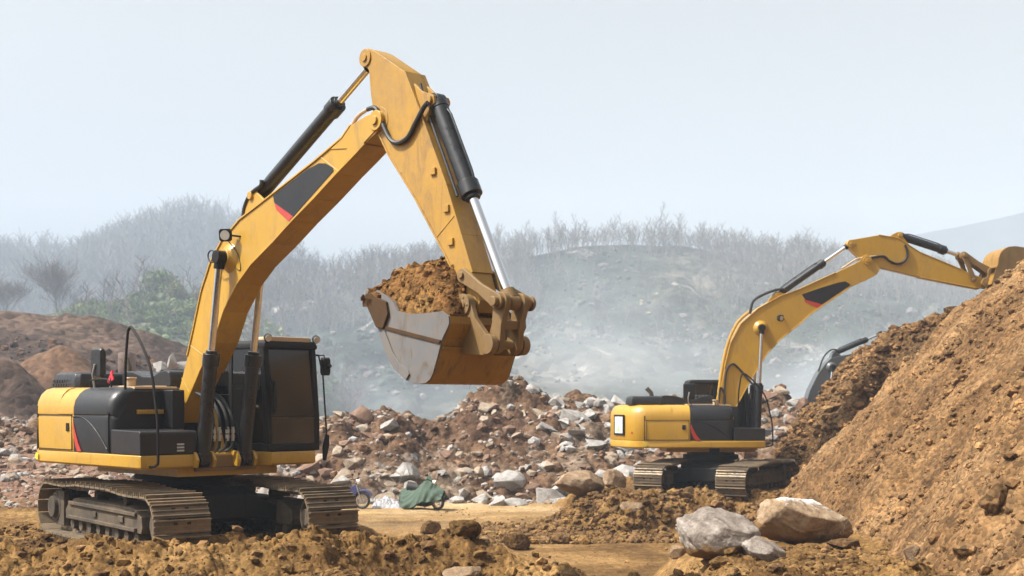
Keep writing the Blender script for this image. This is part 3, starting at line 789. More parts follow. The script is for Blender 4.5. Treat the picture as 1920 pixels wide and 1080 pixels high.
    g = G(); g.box(.60, .92, -.72, -.50, 1.745, 2.36); U(g).build('front_panel', M['black'], root, .02)
    g = G(); g.box(-.62, .3, -1.0, -.46, 2.402, 2.43); g.box(.3, .62, -1.2, -.46, 2.37, 2.41); U(g).build('hood_edge', M['tan'], root, .01)
    g = G(); g.box(-1.90, -.66, -1.618, -1.606, 1.955, 1.966); g.box(-1.90, -1.89, -1.618, -1.604, zt + .03, 1.955); g.box(-.672, -.662, -1.618, -1.604, zt + .03, 1.955); g.box(-1.90, -.66, -1.618, -1.604, zt + .028, zt + .038)
    U(g).build('door_gap', M['frame_black'], door)
    g = G(); g.tube(smooth_curve([(-.55, -1.34, 2.40), (-.55, -1.36, 2.50), (-.35, -1.36, 2.53), (-.05, -1.36, 2.53), (.12, -1.36, 2.50), (.14, -1.34, 2.40)], 4), .014, 6); U(g).build('grab_rail', M['frame_black'], root)
    # left side body behind the cab
    g = G(); g.prism_x([(.50, zt + .004), (1.60, zt + .004), (1.60, 2.05), (1.5, 2.3), (1.3, 2.40), (.5, 2.40)], -1.9, -.45); U(g).build('left_door', M['yellow'], root, .01)
    g = G(); g.box(-1.9, .12, -.45, .52, zt + .004, 2.38); U(g).build('engine_bay', M['frame_black'], root, .01)
    # raised black hood
    g = G(); g.loft([[(x, y, z) for x, y in ((-2.28, -1.18), (-1.40, -1.22), (-1.32, -1.14), (-1.32, .3), (-2.3, .3), (-2.36, -1.0))] for z in (2.395,)] +
               [[(-1.85 + (x + 1.85) * s, -.45 + (y + .45) * s2, z) for x, y in ((-2.28, -1.18), (-1.40, -1.22), (-1.32, -1.14), (-1.32, .3), (-2.3, .3), (-2.36, -1.0))] for s, s2, z in ((.98, .985, 2.56), (.92, .95, 2.635), (.80, .86, 2.665))])
    hood = U(g).build('engine_hood', M['black'], root, .02)
    g = G()
    for i in range(9): g.box(-2.24 + i * .095, -2.18 + i * .095, -1.215, -1.19, 2.43, 2.475); g.box(-2.22 + i * .095, -2.16 + i * .095, -1.205, -1.18, 2.495, 2.54)
    U(g).build('hood_grille', M['track_dark'], hood)
    g = G(); prof = [(-1.33, 2.41), (-1.33, 2.66), (-1.2, 2.69), (-.95, 2.68), (-.6, 2.60), (-.3, 2.585), (-.1, 2.66), (.12, 2.69), (.24, 2.66), (.30, 2.55), (.30, 2.41)]
    g.prism_y(prof, -.40, .50)
    for i in range(4): g.box(-.25 + i * .11, -.20 + i * .11, -.30, .4, 2.6, 2.70)
    U(g).build('engine_cover', M['black'], root, .03)
    g = G(); a = Vector((-1.55, -.15, 2.6)); g.tube([a, a + Vector((-.03, 0, .16)), a + Vector((-.16, .02, .30))], .065, 16); U(g).build('exhaust_pipe', M['under'], root)
    g = G(); g.cyl((.2, -1.05, 2.40), (.2, -1.05, 2.53), .085, 18); g.cyl((.2, -1.05, 2.53), (.2, -1.05, 2.56), .1, 18); U(g).build('filler_cap', M['tan'], root, .008)
    # hood mirror
    g = G(); g.loft([[(-.60 + x * s, -1.2 + dy, 2.80 + z * s) for x, z in ((-.17, -.21), (-.14, -.235), (.14, -.235), (.17, -.21), (.17, .21), (.14, .235), (-.14, .235), (-.17, .21))] for s, dy in ((.9, -.04), (1, -.02), (1, .03), (.85, .07))])
    mi = U(g).build('mirror', M['black'], root, .008)
    g = G(); g.tube([(-.62, -1.25, 2.40), (-.64, -1.27, 2.62), (-.60, -1.25, 2.78)], .018, 8); U(g).build('mirror_arm', M['steel'], mi)
    # toolbox and handrail
    g = G(); g.prism_y([(.64, zt + .004), (1.548, zt + .004), (1.548, 1.70), (1.52, 1.735), (.64, 1.75)], -1.612, -.655)
    tb = U(g).build('toolbox', M['black'], root, .02)
    g = G()
    for i in range(3): g.box(1.549, 1.556, -1.0, -.88, 1.42 + i * .048, 1.445 + i * .048)
    U(g).build('vent_mark', M['mark'], tb)
    g = G(); rail = smooth_curve([(.79, -1.45, 2.36), (.80, -1.45, 2.75), (.845, -1.45, 3.08), (.88, -1.45, 3.25), (.96, -1.45, 3.31), (1.06, -1.45, 3.25), (1.28, -1.45, 3.05), (1.57, -1.45, 2.66), (1.72, -1.45, 2.12), (1.775, -1.45, 1.8), (1.79, -1.45, 1.34), (1.76, -1.45, 1.24), (1.60, -1.45, 1.20), (1.52, -1.45, 1.20)], 5)
    g.tube(rail, .022, 8); U(g).build('handrail', M['frame_black'], root)
    # ---------------- cab
    x0, x1, y0, y1, zr = -.36, 1.52, .60, 1.62, 3.10
    g = G()
    g.box(x0, x1 + .06, y0, y1, zt + .004, 1.50)
    g.prism_y([(x0, 1.495), (x0 + .10, 1.495), (x0 + .14, zr - .05), (x0 + .04, zr - .05)], y0, y0 + .09)
    g.prism_y([(x0, 1.495), (x0 + .10, 1.495), (x0 + .14, zr - .05), (x0 + .04, zr - .05)], y1 - .09, y1)
    for ya, yb in ((y0, y0 + .10), (y1 - .10, y1)):
        g.prism_y([(x1 - .06, 1.495), (x1 + .06, 1.495), (x1 + .06, 1.9), (x1 - .06, zr - .03), (x1 - .20, zr - .03), (x1 - .07, 1.9)], ya, yb)
    g.box(.42, .52, y0 + .002, y0 + .07, 1.495, zr - .05); g.box(.42, .52, y1 - .07, y1 - .002, 1.495, zr - .05)
    g.loft([[(x0 + .04 - s, y0 - s * .3, z) for x0, y0, z in ()] for s in ()]) if False else None
    rf = [(x0 + .04, y0), (x1 - .02, y0), (x1 - .02, y1), (x0 + .04, y1)]
    cxm, cym = .58, 1.11
    g.loft([[(cxm + (x - cxm) * s, cym + (y - cym) * s, z) for x, y in rf] for s, z in ((1, zr - .07), (1.01, zr - .02), (.985, zr + .035), (.9, zr + .07))])
    g.box(x0 + .01, x1 - .05, y1 - .06, y1 - .012, 1.49, 2.02); g.box(x0 + .01, .42, y0 + .012, y0 + .06, 1.49, 2.30)
    g.box(x0 + .01, x0 + .05, y0 + .08, y1 - .08, 1.49, 2.15)
    cab = U(g).build('cab', M['frame_black'], root, .02)
    def pane(nm, pts): 
        g = G(); A = [Vector(p) for p in pts]; n = (A[1] - A[0]).cross(A[2] - A[0]).normalized() * .008
        g.poly_ex(A, [a + n for a in A]); return U(g).build(nm, M['glass'], cab)
    pane('windscreen', [(x1 + .03, y0 + .10, 1.93), (x1 + .03, y1 - .10, 1.93), (x1 - .11, y1 - .10, zr - .06), (x1 - .11, y0 + .10, zr - .06)])
    pane('lower_windscreen', [(x1 + .035, y0 + .10, 1.50), (x1 + .035, y1 - .10, 1.50), (x1 + .032, y1 - .10, 1.90), (x1 + .032, y0 + .10, 1.90)])
    pane('side_window', [(.52, y0 + .03, 1.52), (x1 - .07, y0 + .03, 1.52), (x1 - .15, y0 + .03, zr - .07), (.52, y0 + .03, zr - .07)])
    pane('side_window', [(x0 + .13, y0 + .03, 2.30), (.42, y0 + .03, 2.30), (.42, y0 + .03, zr - .07), (x0 + .13, y0 + .03, zr - .07)])
    pane('side_window', [(.52, y1 - .03, 2.02), (x1 - .07, y1 - .03, 2.02), (x1 - .15, y1 - .03, zr - .07), (.52, y1 - .03, zr - .07)])
    pane('side_window', [(x0 + .13, y1 - .03, 2.02), (.42, y1 - .03, 2.02), (.42, y1 - .03, zr - .07), (x0 + .13, y1 - .03, zr - .07)])
    pane('rear_window', [(x0 + .06, y0 + .09, 2.15), (x0 + .06, y1 - .09, 2.15), (x0 + .09, y1 - .09, zr - .07), (x0 + .09, y0 + .09, zr - .07)])
    g = G(); g.box(x1 + .02, x1 + .055, y0 + .10, y1 - .10, 1.90, 1.925); U(g).build('windscreen_rail', M['under'], cab)
    g = G(); g.box(.15, .68, .86, 1.40, 1.75, 1.88); g.prism_y([(.12, 1.86), (.26, 1.86), (.14, 2.62), (.02, 2.62)], .88, 1.38); g.box(.2, .6, .95, 1.3, 1.50, 1.75); U(g).build('seat', M['seat'], cab, .04)
    g = G(); g.loft([[(x1 - .15 + x, 1.11 + y * s, z) for x, y in ((-.35, -.44), (.06, -.44), (.10, -.36), (.10, .36), (.06, .44), (-.35, .44))] for s, z in ((1, zr + .045), (1, zr + .10), (.93, zr + .125))]); U(g).build('roof_visor', M['tan'], cab, .012)
    work_lamp('work_lamp', cab, (x1 - .02, .66, zr + .10 + uz), (.9, -.25, -.25), .065, stem=(x1 - .12, .63, zr + .01 + uz))
    work_lamp('work_lamp', cab, (x1 - .02, 1.60, zr + .10 + uz), (.9, -.25, -.25), .065, stem=(x1 - .12, 1.57, zr + .01 + uz))
    g = G(); g.tube(smooth_curve([(x1 - .13, .69, zr - .05), (x1 - .04, .71, 2.6), (x1 + .05, .73, 2.35)], 4), .025, 6); g.tube([(x1 + .05, .73, 2.5), (x1 + .075, .76, 2.05)], .014, 6); g.tube([(x1 + .065, .72, 2.5), (x1 + .08, .70, 1.98)], .03, 6)
    U(g).build('wiper', M['frame_black'], cab)
    g = G(); g.loft([[(1.40 + dx, 1.86 + y * s, 2.76 + z * s) for y, z in ((-.065, -.15), (.065, -.15), (.08, -.12), (.08, .12), (.065, .15), (-.065, .15), (-.08, .12), (-.08, -.12))] for s, dx in ((.85, .05), (1, .02), (1, -.02), (.8, -.06))])
    g.tube([(1.36, 1.60, 2.93), (1.36, 1.86, 2.95), (1.38, 1.88, 2.8)], .012, 6); g.cyl((1.44, 1.88, 2.74), (1.50, 1.89, 2.78), .035, 12)
    U(g).build('mirror', M['frame_black'], cab, .006)
    g = G(); g.tube([(1.38, 1.62, 2.95), (1.40, 1.72, 2.95), (1.47, 1.76, 2.6), (1.52, 1.80, 1.62)], .014, 6); g.loft([[(1.52 + dx, 1.77 + y * s, 1.42 + z * s) for y, z in ((-.05, -.22), (.02, -.22), (.09, .05), (.08, .2), (0, .2), (-.06, 0))] for s, dx in ((.8, -.02), (1, 0), (.8, .02))])
    U(g).build('cab_handrail', M['frame_black'], cab)
    # ---------------- boom
    K = cfg['k']
    bo = cfg['boom']; hb = .205
    g = G(); g.prism_y(bo, BY - hb, BY + hb)
    tx, tz = K['tip']; g.cyl_y(tx, tz, .135, BY - hb - .03, BY + hb + .03, 28); g.cyl_y(tx, tz, .06, BY - hb - .06, BY + hb + .06, 16)
    sx, sz = K['sc0']
    bx_, bz_ = K['bc_on']
    g.tube([(bx_, BY - .205, bz_), (bx_, BY - .26, bz_), (bx_, BY - .31, bz_)], [.23, .15, .125], 28); g.tube([(bx_, BY + .205, bz_), (bx_, BY + .26, bz_), (bx_, BY + .31, bz_)], [.23, .15, .125], 28)
    for s in (-1, 1): g.prism_y(K['sc_lug'], BY + s * .12 - .022, BY + s * .12 + .022)
    g.cyl_y(sx, sz, .06, BY - .18, BY + .18, 16)
    for a, b in cfg['boom_fl']: flange(g, bo[a:b], BY - hb - .02, BY + hb + .02)
    if cfg.get('nose'): g.prism_y(cfg['nose'], BY - hb - .012, BY + hb + .012)
    boom = g.build('boom', M[cfg['paint']], root, .008)
    # weld lines and flange edges
    for a, b in K['seams']:
        g = G(); g.tube([(a[0], BY - hb - .001, a[1]), (b[0], BY - hb - .001, b[1])], .008, 5); g.build('weld_seam', M[cfg['paint']], boom)
    g = G(); g.prism_y(K['decal'], BY - hb - .006, BY - hb - .002); d1 = g.build('decal', M['black'], boom)
    g = G(); g.prism_y(K['red'], BY - hb - .0065, BY - hb - .002); g.build('decal_stripe', M['red'], boom)
    if K.get('lamp'):
        lx, lz = K['lamp']
        work_lamp('work_lamp', boom, (lx, BY - hb - .16, lz), (.55, -.75, -.15), .095, True, stem=(lx + .16, BY - hb + .01, lz - .02))
    for hs in K.get('boom_hoses', []):
        g = G(); g.tube(smooth_curve(hs[0], 6), hs[1], 8); g.build('hydraulic_hose', M[hs[2]], boom)
    # ---------------- stick
    st = cfg['stick']; hs_ = .16
    g = G(); g.prism_y(st, BY - hs_, BY + hs_)
    for p in (K['p2'], K['Q']): g.cyl_y(p[0], p[1], .12, BY - hs_ - .02, BY + hs_ + .02, 24); g.cyl_y(p[0], p[1], .05, BY - hs_ - .04, BY + hs_ + .04, 14)
    g.cyl_y(tx, tz, .19, BY - hs_ - .008, BY + hs_ + .008, 28)
    for s in (-1, 1): g.prism_y(K['bc_lug'], BY + s * .11 - .022, BY + s * .11 + .022)
    g.cyl_y(K['bh'][0], K['bh'][1], .06, BY - .17, BY + .17, 16)
    for bx2, bz2 in K.get('blocks', []): g.box(bx2 - .05, bx2 + .05, BY - hs_ - .03, BY - hs_, bz2 - .05, bz2 + .04)
    for a, b in K.get('stick_seams', []): g.tube([(a[0], BY - hs_ - .001, a[1]), (b[0], BY - hs_ - .001, b[1])], .009, 5)
    for a, b in cfg['stick_fl']: flange(g, st[a:b], BY - hs_ - .016, BY + hs_ + .016, .018)
    stick = g.build('stick', M[cfg.get('stick_paint', cfg['paint'])], root, .012)
    for hs in K.get('stick_hoses', []):
        g = G(); g.tube(smooth_curve(hs[0], 6), hs[1], 8); g.build('hydraulic_hose', M[hs[2]], stick)
    # ---------------- cylinders
    for s in (-1, 1): cylinder_part('boom_cylinder', root, K['bc0'], K['bc_on'], BY + s * .375, K['bc_f'], .105, .055)
    cylinder_part('stick_cylinder', root, K['sc0'], K['p2'], BY, K['sc_f'], .105, .055)
    if not K.get('bucket'): return root
    cylinder_part('bucket_cylinder', root, K['bh'], K['P'], BY, K['bk_f'], .115, .062, eye=.10)
    # ---------------- linkage
    def bar(p, q, y, t, w0, w1, nm='link'):
        a = Vector((p[0], p[1])); b = Vector((q[0], q[1])); d = (b - a).normalized(); an = math.degrees(math.atan2(d.y, d.x))
        pts = circle_arc(a.x, a.y, w0, an + 90, an + 270, 8); mid = (a + b) / 2; nrm = Vector((-d.y, d.x))
        wm = min(w0, w1) * .72
        pts += [tuple(mid - nrm * wm)] + circle_arc(b.x, b.y, w1, an - 90, an + 90, 8) + [tuple(mid + nrm * wm)]
        g = G(); g.prism_y(pts, y - t / 2, y + t / 2); g.cyl_y(a.x, a.y, w0 * .5, y - t / 2 - .03, y + t / 2 + .03, 14); g.cyl_y(b.x, b.y, w1 * .5, y - t / 2 - .03, y + t / 2 + .03, 14); return g
    for s in (-1, 1): bar(K['S'], K['P'], BY + s * .235, .05, .09, .095).build('idler_link', M['link_steel'], root, .012)
    g = G(); P, Rr = Vector(K['P']), Vector(K['R'])
    g = bar(K['P'], K['R'], BY - .155, .09, .12, .115)
    g2 = bar(K['P'], K['R'], BY + .155, .09, .12, .115); me = bpy.data.meshes.new('t'); g2.bm.to_mesh(me); g.bm.from_mesh(me); bpy.data.meshes.remove(me); g2.bm.free()
    d = (Rr - P).normalized(); n = Vector((-d.y, d.x)); m0 = P + d * .22; m1 = P + d * ((Rr - P).length - .20)
    g.prism_y([tuple(m0 + n * .06), tuple(m0 - n * .06), tuple(m1 - n * .06), tuple(m1 + n * .06)], BY - .12, BY + .12)
    g.cyl_y(P.x, P.y, .062, BY - .33, BY + .33, 16); g.cyl_y(P.x, P.y, .095, BY + .29, BY + .335, 16); g.cyl_y(Rr.x, Rr.y, .055, BY - .30, BY + .30, 16)
    g.build('power_link', M['link_steel'], root, .012)
    # ---------------- bucket
    B = cfg['bucket']; hw = .63; side_p = B['side']; wrap = B['wrap']
    g = G()
    g.m = 0
    for s in (-1, 1): g.prism_y(side_p, BY + s * hw - .02, BY + s * hw + .02)
    g.m = 1
    n = len(wrap); tvec = .045
    inner = []
    c = Vector(B['centre'])
    for i, p in enumerate(wrap):
        a = Vector(wrap[max(i - 1, 0)]); b = Vector(wrap[min(i + 1, n - 1)]); t = (b - a).normalized(); nn = Vector((-t.y, t.x))
        if nn.dot(c - Vector(p)) < 0: nn = -nn
        inner.append(tuple(Vector(p) + nn * tvec))
    for i in range(n - 1): g.prism_y([wrap[i], wrap[i + 1], inner[i + 1], inner[i]], BY - hw + .005, BY + hw - .005)
    bmesh.ops.remove_doubles(g.bm, verts=g.bm.verts, dist=.0004)
    bucket = g.build('bucket', [M[cfg.get('bucket_side', 'bucket_side')], M['bucket_back']], root, 0, ang=50)
    for s in (-1, 1):
        g = G(); g.prism_y(B['ear'], BY + s * .27 - .035, BY + s * .27 + .035); q0, r0 = K['Q'], K['R']
        g.cyl_y(q0[0], q0[1], .135, BY + s * .27 - .06, BY + s * .27 + .06, 24); g.cyl_y(r0[0], r0[1], .12, BY + s * .27 - .05, BY + s * .27 + .05, 24)
        g.cyl_y(q0[0], q0[1], .06, BY + s * .27 - .075, BY + s * .27 + .075, 14)
        for k in range(5): a = k * 2 * math.pi / 5; g.cyl_y(q0[0] + .095 * math.cos(a), q0[1] + .095 * math.sin(a), .016, BY + s * .27 - .07, BY + s * .27 + .07, 8)
        g.build('bucket_ear', M['link_steel'], bucket, .012)
    lip = Vector(B['lip']); dr = Vector(B['tooth']).normalized(); nr = Vector((-dr.y, dr.x))
    for k in range(5):
        y = BY - hw + .07 + k * (2 * hw - .14) / 4
        g = G(); A = []
        for s, hh, ww in ((-.16, .05, .07), (.02, .05, .065), (.13, .012, .05)):
            p = lip + dr * s; A.append([(p.x + nr.x * e * hh, y + f * ww, p.y + nr.y * e * hh) for e, f in ((-1, -1), (1, -1), (1, 1), (-1, 1))])
        g.loft(A); g.build('bucket_tooth', M['bucket_side'], bucket, .008)
    for s in (-1, 1):
        if B.get('cutter'):
            g = G(); g.prism_y(B['cutter'], BY + s * (hw + .04) - .02, BY + s * (hw + .04) + .02); g.build('side_cutter', M['mud_steel'], bucket, .01)
        if B.get('wear'):
            g = G(); g.prism_y(B['wear'], BY + s * (hw + .03) - .012, BY + s * (hw + .03) + .012); g.build('wear_plate', M['bucket_side'], bucket, .004)
        if B.get('band'):
            g = G(); g.prism_y(B['band'], BY + s * (hw + .028) - .01, BY + s * (hw + .028) + .01); g.build('wear_band', M['mud_steel'], bucket, .004)
    if B.get('seam'):
        g = G(); (sx0, sz0), (sx1, sz1) = B['seam']; g.prism_y([(sx0, sz0), (sx1, sz1), (sx1 + .02, sz1 - .01), (sx0 + .02, sz0 - .01)], BY - hw + .01, BY + hw - .01); g.build('back_rib', M['bucket_back'], bucket)
    return root

# ---- first machine: bucket raised and full
boomA = [(.40, 2.08), (.86, 3.07), (.965, 3.126 + .1), (1.22, 3.902), (1.502, 4.348), (1.824, 4.643), (2.316, 4.913), (3.127, 5.178), (4.227, 5.543), (4.872, 5.781), (5.064, 5.927), (5.393, 6.007), (5.60, 6.03), (5.72, 5.98), (5.75, 5.90), (5.70, 5.80),
         (5.60, 5.74), (5.37, 5.639), (5.123, 5.507), (4.75, 5.322), (4.227, 5.042), (3.695, 4.779), (3.196, 4.509), (2.621, 4.225), (2.243, 3.963), (1.855, 3.563), (1.58, 3.106), (1.157, 2.643), (.76, 2.16), (.64, 1.93), (.57, 1.84), (.46, 1.83), (.38, 1.92)]
boomA[1] = (.80, 2.90); boomA[2] = (.985, 3.32)
stickA = [(5.24, 6.80), (5.27, 6.90), (5.37, 6.925), (5.52, 6.86), (6.157, 6.47), (6.522, 5.793), (6.977, 4.9), (7.259, 4.252), (7.465, 3.768), (7.60, 3.42), (7.56, 3.27), (7.45, 3.235), (7.34, 3.29), (7.377, 3.464), (6.977, 4.009), (6.788, 4.26), (6.362, 4.82), (5.837, 5.426), (5.623, 5.74), (5.50, 6.0), (5.44, 6.3), (5.40, 6.62)]
stickA[13] = (7.30, 3.50)
kA = dict(tip=(5.623, 5.908), p2=(5.33, 6.80), sc0=(2.52, 5.26), sc_lug=[(2.30, 4.89), (2.95, 5.10), (2.66, 5.30), (2.56, 5.36), (2.46, 5.33), (2.40, 5.22)], sc_f=.72,
          bc0=(1.52, 1.27), bc_on=(2.03, 4.36), bc_f=.545, lamp=(2.18, 4.68), bh=(6.62, 6.03), bc_lug=[(6.30, 6.30), (6.48, 6.16), (6.60, 6.12), (6.70, 6.08), (6.71, 5.98), (6.62, 5.94), (6.58, 5.78), (6.50, 5.75)], bk_f=.50,
          P=(7.99, 3.38), R=(7.88, 2.87), S=(7.371, 3.735), Q=(7.45, 3.362), bucket=True,
          seams=[((.86, 3.07), (1.27, 2.90)), ((4.35, 5.60), (4.78, 5.34)), ((.62, 2.55), (.86, 2.32))],
          decal=[(3.203, 5.177), (3.55, 5.29), (4.05, 5.45), (4.33, 5.505), (4.491, 5.483), (4.66, 5.40), (4.671, 5.353), (3.708, 4.82), (3.237, 5.065)], red=[(3.245, 5.066), (3.708, 4.826), (3.60, 4.765), (3.29, 4.96)],
          blocks=[(6.735, 5.107), (6.991, 4.607), (7.072, 4.186)], stick_seams=[((6.788, 4.26), (7.143, 4.512)), ((6.05, 5.2), (6.10, 5.16))],
          stick_hoses=[([(x, BY - .195, z) for x, z in [(5.42, 6.09), (5.592, 6.078), (5.706, 5.905), (5.874, 5.648), (6.04, 5.555), (6.258, 5.594), (6.419, 5.763), (6.578, 5.93), (6.66, 5.98)]], .032, 'rubber'),
                       ([(x, BY - .10, z) for x, z in [(6.40, 6.28), (6.55, 5.9), (6.9, 5.2), (7.12, 4.75)]], .02, 'rubber')],
          boom_hoses=[([(x, BY - .15, z) for x, z in [(4.95, 5.80), (5.01, 5.92), (5.163, 6.05), (5.42, 6.11), (5.60, 6.08)]], .026, 'tan'), ([(x, BY + .02, z) for x, z in [(4.9, 5.80), (5.0, 5.96), (5.25, 6.07), (5.60, 6.10)]], .024, 'rubber'),
                      ([(x, BY - .14, z) for x, z in [(2.30, 4.90), (2.33, 5.08), (2.45, 5.24), (2.62, 5.33), (2.78, 5.38), (2.80, 5.46)]], .032, 'rubber'), ([(x, BY + .1, z) for x, z in [(2.25, 4.90), (2.32, 5.12), (2.5, 5.30), (2.7, 5.40)]], .03, 'rubber'),
                      ([(2.18, BY - .33, 4.60), (2.28, BY - .22, 4.40), (2.33, BY - .212, 4.15), (2.05, BY - .21, 4.3)], .007, 'rubber'),
                      ([(1.95, BY - .36, 4.40), (1.80, BY - .38, 4.48), (1.70, BY - .38, 4.42), (1.76, BY - .38, 4.31), (1.92, BY - .37, 4.30)], .012, 'rubber')])
for yy, xx in ((-.14, 1.30), (-.04, 1.34), (.07, 1.28), (.16, 1.33)):
    kA['boom_hoses'].append(([(.95, BY + yy, 2.32), (1.22, BY + yy, 2.22), (1.44, BY + yy * 1.1, 2.0), (1.50, BY + yy * 1.2, 1.75), (1.47, BY + yy * 1.2, 1.48), (xx, BY + yy, 1.39)], .026, 'rubber'))
o8 = .08
bucketA = dict(side=[(5.96, 3.51), (6.02, 3.385), (6.23, 3.08), (6.425, 2.735), (6.55, 2.60), (6.675, 2.51), (6.78, 2.445), (6.89, 2.409), (7.02, 2.398), (7.15, 2.407), (7.23, 2.45), (7.285, 2.522), (7.40, 2.79), (7.46, 2.94), (7.55, 3.06), (7.585, 3.12), (7.575, 3.205), (7.43, 3.27), (7.10, 3.258), (6.795, 3.269), (6.60, 3.315), (6.52, 3.44), (6.2, 3.60)],
               wrap=[(5.95, 3.53), (6.02, 3.382), (6.23, 3.076), (6.425, 2.730), (6.55, 2.595), (6.675, 2.505), (6.78, 2.44), (6.89, 2.404), (7.02, 2.393), (7.15, 2.402), (7.235, 2.445), (7.29, 2.518), (7.35, 2.65), (7.405, 2.788), (7.465, 2.938), (7.553, 3.056), (7.59, 3.12), (7.58, 3.208)],
               centre=(6.8, 3.0), lip=(5.97, 3.53), tooth=(-.42, 1), ear=[(7.36, 3.30), (7.32, 3.42), (7.45, 3.49), (7.57, 3.42), (7.66, 3.2), (7.86, 2.99), (8.0, 2.90), (7.96, 2.76), (7.80, 2.74), (7.42, 2.76), (7.44, 2.95), (7.5, 3.06)],
               cutter=[(6.0, 3.46), (6.06, 3.36), (6.22, 3.12), (6.36, 3.10), (6.46, 3.28), (6.42, 3.44), (6.24, 3.50), (6.10, 3.57), (6.0, 3.56)],
               wear=[(6.26, 3.04), (6.44, 2.725), (6.56, 2.59), (6.80, 2.45), (6.86, 2.52), (6.82, 2.58), (6.66, 2.66), (6.52, 2.82), (6.37, 3.08)],
               band=[(6.20, 3.13), (6.8, 3.0), (7.42, 2.88), (7.45, 2.92), (6.8, 3.05), (6.2, 3.17)], seam=((7.425, 2.82), (7.435, 2.85)))
exA = build_excavator(dict(loc=(-5.43, 22.0, 0), head=R(44), uc=(.23, -.01, -.03), du=R(36.6 - 44), label='yellow excavator raising a bucket full of earth on the dirt ridge at the left', boom=boomA, stick=stickA, k=kA, bucket=bucketA, paint='yellow', boom_fl=[(1, 11), (17, 28)], stick_fl=[(4, 9), (13, 19)], nose=[(4.60, 5.66), (4.872, 5.775), (5.064, 5.92), (5.393, 6.0), (5.60, 6.02), (5.70, 5.96), (5.68, 5.82), (5.58, 5.76), (5.37, 5.65), (5.123, 5.515), (4.88, 5.40), (4.98, 5.62)], stick_paint='yellow_dirty'))

# ---- second machine: bucket resting on the crest of the heap
boomB = [(.30, 2.25), (.382, 2.632), (.588, 3.631), (.763, 4.36), (1.081, 4.947), (1.584, 5.392), (2.243, 5.764), (2.816, 5.971), (3.9, 6.466), (4.60, 6.80), (4.70, 6.95), (4.82, 6.99), (4.92, 6.92), (5.05, 6.78), (5.24, 6.60), (5.129, 6.413), (4.794, 6.237), (4.291, 6.014), (3.167, 5.259), (2.816, 4.941), (2.243, 4.488), (1.829, 4.036), (1.415, 3.378), (.922, 2.474), (.72, 2.0), (.60, 1.92), (.45, 1.92), (.36, 2.02)]
stickB = [(4.29, 7.26), (4.29, 7.38), (4.40, 7.46), (5.201, 7.60), (5.765, 7.51), (6.437, 7.087), (7.734, 6.555), (8.07, 6.422), (8.40, 6.30), (8.50, 6.20), (8.46, 6.06), (8.242, 6.008), (7.285, 6.19), (6.437, 6.355), (5.40, 6.60), (5.0, 6.70), (4.742, 6.84), (4.50, 7.05)]
kB = dict(tip=(4.85, 6.83), p2=(4.375, 7.34), sc0=(2.164, 5.80), sc_lug=[(1.78, 5.46), (2.62, 5.88), (2.34, 5.86), (2.22, 5.90), (2.10, 5.88), (2.02, 5.76)], sc_f=.66,
          bc0=(1.50, 1.40), bc_on=(1.66, 4.82), bc_f=.52, bh=(5.845, 7.60), bc_lug=[(5.45, 7.52), (5.75, 7.69), (5.85, 7.70), (5.94, 7.65), (5.94, 7.55), (6.25, 7.18)], bk_f=.76,
          P=(7.75, 6.99), R=(8.55, 6.50), S=(8.02, 6.27), Q=(8.375, 6.17), bucket=True, seams=[],
          decal=[(2.88, 5.822), (3.4, 6.0), (3.95, 6.17), (4.187, 6.213), (4.33, 6.13), (4.315, 6.078), (3.486, 5.521), (2.992, 5.663)], red=[(2.95, 5.672), (3.49, 5.525), (3.342, 5.426), (2.99, 5.59)],
          lamp=(2.211, 5.107),
          stick_hoses=[([(x, BY - .195, z) for x, z in [(4.75, 6.88), (5.146, 6.953), (5.354, 6.954), (5.513, 6.827), (5.705, 6.748), (5.897, 6.78), (6.025, 6.923), (6.04, 7.13), (5.977, 7.30)]], .035, 'rubber')],
          boom_hoses=[([(x, BY - .15, z) for x, z in [(4.1, 6.60), (4.5, 6.86), (4.75, 6.93), (5.15, 6.97)]], .03, 'tan'), ([(x, BY - .14, z) for x, z in [(1.35, 5.25), (1.45, 5.62), (1.75, 5.82), (2.1, 5.95), (2.35, 5.99)]], .04, 'rubber'),
                      ([(x, BY - .24, z) for x, z in [(.55, 2.6), (.62, 3.5), (.80, 3.75), (1.0, 3.62), (1.4, 3.15), (1.6, 2.9)]], .03, 'rubber'), ([(x, BY - .1, z) for x, z in [(.42, 2.9), (.53, 3.63), (.70, 4.38), (1.0, 5.0), (1.4, 5.36)]], .045, 'yellow'),
                      ([(x, BY - .24, z) for x, z in [(.50, 2.2), (.58, 2.75), (.45, 3.05), (.40, 2.6)]], .03, 'rubber')])
bucketB = dict(side=[(8.40, 6.10), (8.472, 6.332), (8.52, 6.52), (8.598, 6.685), (8.61, 6.80), (8.63, 6.899), (8.67, 7.0), (8.725, 7.08), (8.81, 7.15), (8.915, 7.20), (9.121, 7.22), (9.454, 7.17), (9.75, 7.0), (9.9, 6.75), (9.55, 6.45), (9.1, 6.2), (8.7, 6.05)],
               wrap=[(8.40, 6.10), (8.472, 6.332), (8.515, 6.52), (8.593, 6.685), (8.605, 6.80), (8.625, 6.90), (8.667, 7.003), (8.722, 7.084), (8.81, 7.155), (8.915, 7.205), (9.121, 7.225), (9.454, 7.175), (9.75, 7.005), (9.92, 6.75)],
               centre=(9.1, 6.6), lip=(9.90, 6.76), tooth=(.35, -1), ear=[(8.26, 6.10), (8.28, 6.28), (8.42, 6.34), (8.46, 6.58), (8.60, 6.64), (8.64, 6.5), (8.55, 6.30), (8.50, 6.06), (8.36, 6.03)],
               seam=((8.555, 6.60), (8.565, 6.63)))
